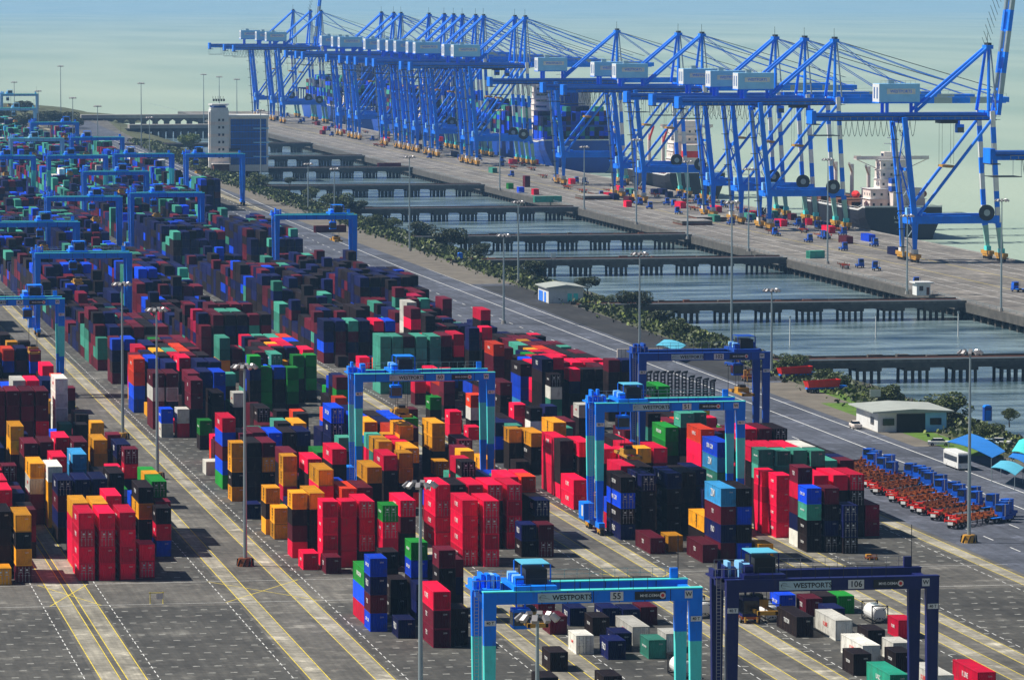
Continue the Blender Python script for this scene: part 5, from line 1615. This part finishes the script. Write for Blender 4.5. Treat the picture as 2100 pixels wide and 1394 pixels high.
# sign boards by the bank
for lab, x, yb, w in (('white information board on two posts among the bushes behind the grass', 1795, 838, 2.4), ('white board on a post at the pond end of the fourth bridge', 1135, 545, 1.6)):
    p = P(x, yb, 0); b_ = thing('notice_board', lab, 'sign', (p.x, p.y, 0)); a = MB(); a.box(-w/2, 0, 2.6, w/2, .12, 4.2, 'white_paint'); a.build('panel', b_)
    for q in (-w*.35, w*.35): a = MB(); a.tube((q, .2, 0), (q, .2, 3.4), .07, 'dark_steel', 6); a.build('post', b_)
p = P(308, 1238, 0); b_ = thing('barrier_stand', 'small yellow and white barrier stand on the cross road at lower left', 'barrier', (p.x, p.y, 0)); a = MB()
for q in (0, 1.9): a.tube((q, 0, 0), (q, 0, 1.8), .06, 'line_yellow', 6)
a.box(-.2, -.05, 1.6, 2.1, .05, 1.72, 'line_yellow'); a.build('frame', b_); a = MB(); a.box(.9, -.12, .7, 1.9, -.051, 1.6, 'cream'); a.build('panel', b_)

# ------------------------------------------------------------------ vehicles
WM = {}
def wheels(parent, xs, ys, r_=.5):
    if r_ not in WM: WM[r_] = MB().tube((-.14, 0, 0), (.14, 0, 0), r_, 'rubber', 12).tube((-.16, 0, 0), (.16, 0, 0), r_*.45, 'bar_metal', 8).mesh('wheel')
    for x in xs:
        for y in ys: use('wheel', WM[r_], parent, (x, y, r_))
def wheel_pair(a, x0, x1, y, r_=.5):
    for x in (x0, x1): a.tube((x-.14, y, r_), (x+.14, y, r_), r_, 'rubber', 12); a.tube((x-.16, y, r_), (x+.16, y, r_), r_*.45, 'bar_metal', 8)
mat('tractor_blue', (0.006, 0.10, 0.55), 0.4, 0, .15, .5, objrand=True)
def make_tractor():   # drives towards +y, cab at the front
    r = thing('terminal_tractor', 'x', 'truck')
    a = MB(); a.box(-.45, 0, .7, .45, 5.2, 1.0, 'dark_steel'); a.box(-1.2, 3.2, .6, 1.2, 5.4, 1.1, 'hull_blue'); a.box(-1.2, .2, .95, -.5, 2.4, 1.05, 'steel_blue'); a.box(.5, .2, .95, 1.2, 2.4, 1.05, 'steel_blue'); a.tube((0, 1.2, 1.0), (0, 1.2, 1.25), .5, 'dark_steel', 10); a.build('chassis', r)
    a = MB(); a.prism([(-1.15, 1.1), (.55, 1.1), (.55, 2.95), (-.95, 2.95), (-1.15, 2.2)], 3.3, 5.1, 'tractor_blue'); a.box(-1.1, 3.2, 2.96, .6, 5.2, 3.05, 'tractor_blue'); c = a.build('cab', r)
    a = MB(); a.box(-.95, 3.24, 1.9, .45, 3.299, 2.8, 'glass'); a.box(-.95, 5.101, 1.9, .45, 5.15, 2.8, 'glass'); a.build('window', c)
    a = MB(); a.tube((1.0, 3.5, 1.1), (1.0, 3.5, 3.2), .09, 'bar_metal', 6); a.build('exhaust', r)
    wheels(r, (-1, 1), (1.0, 4.6))
    return r
def make_trailer():
    r = thing('skeletal_trailer', 'x', 'trailer')
    a = MB()
    for x in (-.5, .35): a.box(x, 0, .95, x+.16, 12.2, 1.35, 'orange_gear')
    for k in range(7): a.box(-1.2, .2+k*1.9, 1.1, 1.2, .45+k*1.9, 1.3, 'orange_gear')
    for x in (-1.25, 1.1):
        for y in (0, 5.8, 11.7): a.box(x, y, 1.1, x+.15, y+.45, 1.75, 'red_gear' if y == 0 else 'orange_gear')
    a.box(-1.25, 0, 1.3, 1.25, .2, 1.5, 'red_gear'); a.build('frame', r)
    wheels(r, (-.95, .95), (1.2, 2.5), .48)
    a = MB(); a.box(-.5, .7, .5, .5, 3, .94, 'rust'); a.build('axle', r)
    a = MB(); a.box(-.5, -.06, .7, .5, -.003, 1.2, 'white_paint'); a.build('number_plate', r)
    a = MB(); a.box(-.6, 9.4, 0, -.45, 9.6, 1.0, 'dark_steel'); a.build('landing_leg', r); a = MB(); a.box(.45, 9.4, 0, .6, 9.6, 1.0, 'dark_steel'); a.build('landing_leg', r)
    return r
def kin(src): return [src]+[x for c in src.children for x in kin(c)]
tr0 = make_tractor(); tl0 = make_trailer(); fc = [0]
usedp = {'t': False, 'l': False}
rv = random.Random(2)
def put(proto, key, x, y, rz, label, group):
    o = proto if not usedp[key] else dup_tree(proto); usedp[key] = True
    o.location = (x, y, 0); o.rotation_euler = (0, 0, rz); o['label'] = label; o['group'] = group
    return o
# slanted parking beside the road: 2 ranks
wrd = ['first', 'second', 'third', 'fourth', 'fifth', 'sixth', 'seventh', 'eighth', 'ninth', 'tenth', 'eleventh', 'twelfth', 'thirteenth', 'fourteenth', 'fifteenth', 'sixteenth', 'seventeenth', 'eighteenth', 'nineteenth', 'twentieth', 'twenty first', 'twenty second', 'twenty third', 'twenty fourth', 'twenty fifth', 'twenty sixth', 'twenty seventh', 'twenty eighth']
ang = RAD(-52)
dx, dy = math.cos(math.pi/2+ang), math.sin(math.pi/2+ang)
for i in range(25):
    yy = 858-i*4.1+rv.uniform(-.4, .4)
    xx = 209.0+rv.uniform(-1.2, 1.2)
    put(tl0, 'l', xx, yy, ang+rv.uniform(-.09, .09), f'orange and red skeletal trailer, {wrd[i]} from the far end of the slanted rank', 'skeletal trailers parked in the slanted rank')
    if i % 8 == 5: continue
    put(tr0, 't', xx+dx*(10.8+rv.uniform(-.5, 1.5)), yy+dy*10.8, ang+rv.uniform(-.05, .05), f'blue tractor coupled to the {wrd[i]} trailer from the far end of the slanted rank', 'blue tractors parked in the slanted rank')
# a few on the quay and the road
QV = [(1760, 548, 't'), (1800, 556, 't'), (1735, 552, 'l'), (1885, 590, 't'), (1650, 478, 'l'), (1700, 490, 'l'), (1330, 428, 't'), (1310, 420, 't'), (1365, 420, 't'), (1390, 425, 't'), (1260, 385, 'l'), (1560, 447, 'l'), (1612, 462, 't'), (1580, 455, 't'), (1680, 470, 't'), (2095, 600, 't'), (1230, 405, 't'), (1180, 375, 't'), (905, 303, 't'), (985, 330, 't'), (1075, 340, 'l')]
for i, (x, yb, t) in enumerate(QV):
    p = P(x, yb); lab = ('blue yard tractor' if t == 't' else 'empty orange skeletal trailer')+f' on the quay, {wrd[i]} counted from the corner mast'
    put(tr0 if t == 't' else tl0, t, p.x, p.y, RAD(rv.choice((8, 175, -6))), lab, 'vehicles on the quay')
def quay_box(label, x, yb, c, L=20, rz=0, n=1):
    p = P(x, yb)
    for k in range(n):
        o = container(label if n == 1 else label+(', upper' if k else ', lower'), p.x, p.y, 2.6*k, L, 2.6, c, False, 'containers standing on the quay', False); o.rotation_euler[2] = rz
quay_box('dark green container alone on the quay at the pond side', 1657, 530, 'T', 20, RAD(-70))
quay_box('red container in the small cluster on the quay between the lamp masts', 1100, 400, 'R')
quay_box('green container in the small cluster on the quay between the lamp masts', 1048, 388, 'G')
quay_box('blue container in the small cluster on the quay between the lamp masts', 1070, 396, 'B')
quay_box('maroon container in the small cluster on the quay between the lamp masts', 1082, 384, 'M', 20, 0, 2)
quay_box('long maroon container lying at the end of the sixth bridge', 775, 345, 'M', 40, RAD(-80))
quay_box('long maroon container on a trailer beside crane over the far rows', 645, 477, 'M', 40, RAD(-80))
quay_box('dark green long container at the inner quay edge beside the fifth bridge', 1095, 415, 'T', 40, RAD(-85))
quay_box('red container on a truck on the quay before the sixth crane', 1290, 425, 'R')
quay_box('crimson container on the quay near the seventh crane', 1175, 378, 'R')
for i, (x, yb, c) in enumerate([(1565, 440, 'K'), (1590, 446, 'T'), (1605, 436, 'N'), (1628, 452, 'M'), (1660, 462, 'R'), (1345, 400, 'N'), (1375, 405, 'N'), (1000, 318, 'M'), (905, 290, 'R'), (860, 285, 'B'), (820, 275, 'T'), (705, 275, 'R'), (735, 282, 'M'), (668, 268, 'R'), (1100, 338, 'R')]):
    quay_box(f'{CNAME[c]} container being handled under the quay cranes, {wrd[i]} from the nearest ship', x, yb, c)
# hatch covers lying on the quay
for i, (x, yb) in enumerate([(1240, 402), (1215, 408), (1450, 452), (1420, 460)]):
    p = P(x, yb); a = MB()
    for k in range(2): a.box(-6, -9, .1+k*.9, 6, 9, .75+k*.9, 'rust' if (i+k) % 2 else 'sandy'); a.box(-6.2, -9.2, .76+k*.9, 6.2, 9.2, .85+k*.9, 'concrete')
    tag(a.build('hatch_cover', None, p), ['brown ship hatch covers stacked on the quay, farther left pair', 'brown ship hatch covers stacked on the quay, nearer left pair', 'brown ship hatch covers stacked on the quay, farther right pair', 'brown ship hatch covers stacked on the quay, nearer right pair'][i], 'hatch cover', 'ship hatch covers laid on the quay')
# bus
p = P(1950, 965); b_ = thing('bus', 'white bus with dark windscreen driving toward the viewer beside the blue canopies', 'bus', (p.x+2.6, p.y, 0), RAD(0))
a = MB(); a.box(-1.2, 0, .35, 1.2, 10.5, 3.1, 'white_paint'); a.box(-1.1, .3, 3.1, 1.1, 10, 3.3, 'white_paint'); bb = a.build('body', b_)
a = MB(); a.box(-1.05, -.04, 1.4, 1.05, -.003, 2.8, 'glass'); a.build('windscreen', bb)
a = MB(); a.box(-1.24, .8, 1.5, -1.203, 10, 2.5, 'glass'); a.build('side_window', bb)
for x in (-.95, .65): a = MB(); a.box(x, -.05, .7, x+.3, -.003, .95, 'line_sign'); a.build('headlight', b_)
wheels(b_, (-1.05, 1.05), (2, 8.4))
def car(label, x, yb, m, rz=0, name='parked_car', cat='car'):
    p = P(x, yb); r = thing(name, label, cat, (p.x, p.y, 0), rz)
    a = MB(); a.prism([(-.85, .3), (.85, .3), (.88, .9), (.8, 1.0), (-.8, 1.0), (-.88, .9)], 0, 4.4, m); a.build('body', r)
    a = MB(); vs = [(-.75, .9, 1.0), (.75, .9, 1.0), (.75, 3.8, 1.0), (-.75, 3.8, 1.0), (-.62, 1.5, 1.55), (.62, 1.5, 1.55), (.62, 3.3, 1.55), (-.62, 3.3, 1.55)]
    a.raw(vs, [(0, 1, 5, 4), (1, 2, 6, 5), (2, 3, 7, 6), (3, 0, 4, 7)], 'glass'); a.raw(vs[4:], [(0, 1, 2, 3)], m); a.build('cabin', r)
    wheels(r, (-.78, .78), (.8, 3.5), .33)
car('cream pickup sized car parked left of the office shed', 1760, 880, 'cream')
car('pale blue car parked behind the long blue canopy', 2050, 916, 'line_sign', RAD(60))
car('white car parked behind the long blue canopy, right of the pale blue one', 2072, 914, 'white_paint', RAD(60))
car('white car under the left end of the long blue canopy', 1948, 914, 'white_paint', RAD(75))
car('dark blue car on the road passing behind the girder of crane 102', 1512, 752, 'hull_blue', RAD(20))
# red tipper trailers
for lab, x, yb, rz in (('bright red tipper trailer parked at the grass edge, the farther one', 1600, 778, -78), ('bright red tipper trailer parked at the grass edge, the nearer one', 1655, 806, -78)):
    p = P(x, yb); r = thing('tipper_trailer', lab, 'trailer', (p.x, p.y, 0), RAD(rz), 'red tipper trailers')
    a = MB(); a.raw([(-1.0, 0, 1.3), (1.0, 0, 1.3), (1.0, 7.5, 1.3), (-1.0, 7.5, 1.3), (-1.3, -.4, 2.7), (1.3, -.4, 2.7), (1.3, 7.9, 3.0), (-1.3, 7.9, 3.0)], [(0, 3, 2, 1), (0, 1, 5, 4), (1, 2, 6, 5), (2, 3, 7, 6), (3, 0, 4, 7)], 'red_gear')
    a.raw([(-1.15, -.2, 2.3), (1.15, -.2, 2.3), (1.15, 7.7, 2.5), (-1.15, 7.7, 2.5)], [(0, 1, 2, 3)], 'rust')
    for k in range(6): a.box(-1.34, .6+k*1.25, 1.4, -1.2, .75+k*1.25, 2.75, 'red_gear'); 
    a.build('tipping_body', r)
    a = MB(); a.box(-.5, -.2, .9, .5, 9.5, 1.28, 'steel_blue'); a.box(-1, 8.0, .9, 1, 9.6, 1.5, 'steel_blue'); a.build('frame', r)
    wheels(r, (-.95, .95), (.8, 2.1, 6.9))
# upright flat frames standing behind crane 102
for i in range(10):
    x = 1326+i*14.5; p = P(x, 812-abs(i-3)*0, 0); hgt = 5.2 if i < 6 else 4.2-(i-6)*.3
    r = thing('folded_flat_rack', f'dark upright folded frame standing behind crane 102, {wrd[i]} from the left', 'frame', (p.x, p.y, 0), RAD(8), 'dark upright folded frames'); a = MB()
    a.box(0, 0, 0, .25, .35, hgt, 'dark_steel'); a.build('post', r); a = MB(); a.box(.9, 0, 0, 1.15, .35, hgt*.96, 'dark_steel'); a.build('post', r)
    a = MB()
    for k in range(6): a.box(.26, .05, .3+k*hgt/6.5, .89, .3, .62+k*hgt/6.5, 'black_paint')
    a.prism([(-.1, hgt), (1.3, hgt*.97), (1.5, hgt+.5), (.4, hgt+.35)], 0, .4, 'dark_steel'); a.build('cross_member', r)
# yard gear: orange chassis lifter, small forklifts
for i, (lab, x, yb) in enumerate((('orange yellow yard machine parked under the span of crane 106, left side', 1540, 1278), ('orange yellow yard machine beside the right leg of crane 102', 1540, 783), ('small yellow frame lying on the cross road right of the stacks', 1790, 1148))):
    p = P(x, yb); sc_ = .6 if i == 2 else 1.0; r = thing('yard_machine', lab, 'machine', (p.x, p.y, 0)); r.scale = (sc_, sc_, sc_*(.5 if i == 2 else 1))
    a = MB(); a.box(-1.4, 0, .6, 1.4, 4, 1.3, 'orange_gear'); a.box(-1.2, 2, 1.3, .2, 3.4, 2.6, 'yellow_gear'); a.build('body', r)
    a = MB(); [a.box(x_, -.5, .2, x_+.2, -.2, 3.0, 'yellow_gear') for x_ in (-1, .8)]; a.box(-1.2, -.5, 1.6, 1.2, -.2, 1.9, 'orange_gear'); a.box(-1.2, -.5, 2.8, 1.2, -.2, 3.0, 'orange_gear'); a.build('lift_frame', r)
    wheels(r, (-1.3, 1.3), (.8, 3.2), .55)

# ------------------------------------------------------------------ haze
# more traffic among the crane legs
for i in range(96):
    Yv = (1560+i*31 if i < 60 else 1640+(i-60)*13)+rv.uniform(-9, 9); Xv = rv.choice((397, 409, 415, 421, 427))+rv.uniform(-1, 1)
    t = rv.choice('tttlcc')
    if t == 'c':
        cc = rv.choice('RMNTB')
        container(f"{CNAME[cc]} container on the quay between crane legs, {ORD[i]} of the line", Xv, Yv, 0, 40, 2.6, cc, False, 'containers on quay trailers', False); continue
    o = put(tr0 if t == 't' else tl0, t, Xv, Yv, rv.choice((0, math.pi)), ('blue tractor' if t == 't' else 'orange trailer')+f' between the quay crane legs, {ORD[i]} from the near end', 'vehicles on the quay')
hz = MB(); hz.box(-9000, -400, -10, 14000, 24000, 150, 'white_paint')
ho = hz.build('haze'); ho['kind'] = 'stuff'; ho['label'] = 'thin blue sea haze over the whole harbour'; ho['category'] = 'haze'
hm = bpy.data.materials.new('haze_air'); hm.use_nodes = True; hn = hm.node_tree.nodes; hn.clear()
pv = hn.new('ShaderNodeVolumePrincipled'); om = hn.new('ShaderNodeOutputMaterial'); hm.node_tree.links.new(pv.outputs[0], om.inputs['Volume'])
pv.inputs['Color'].default_value = (0.30, 0.58, 0.98, 1); pv.inputs['Density'].default_value = HAZE; pv.inputs['Anisotropy'].default_value = 0.2
ho.data.materials.clear(); ho.data.materials.append(hm)
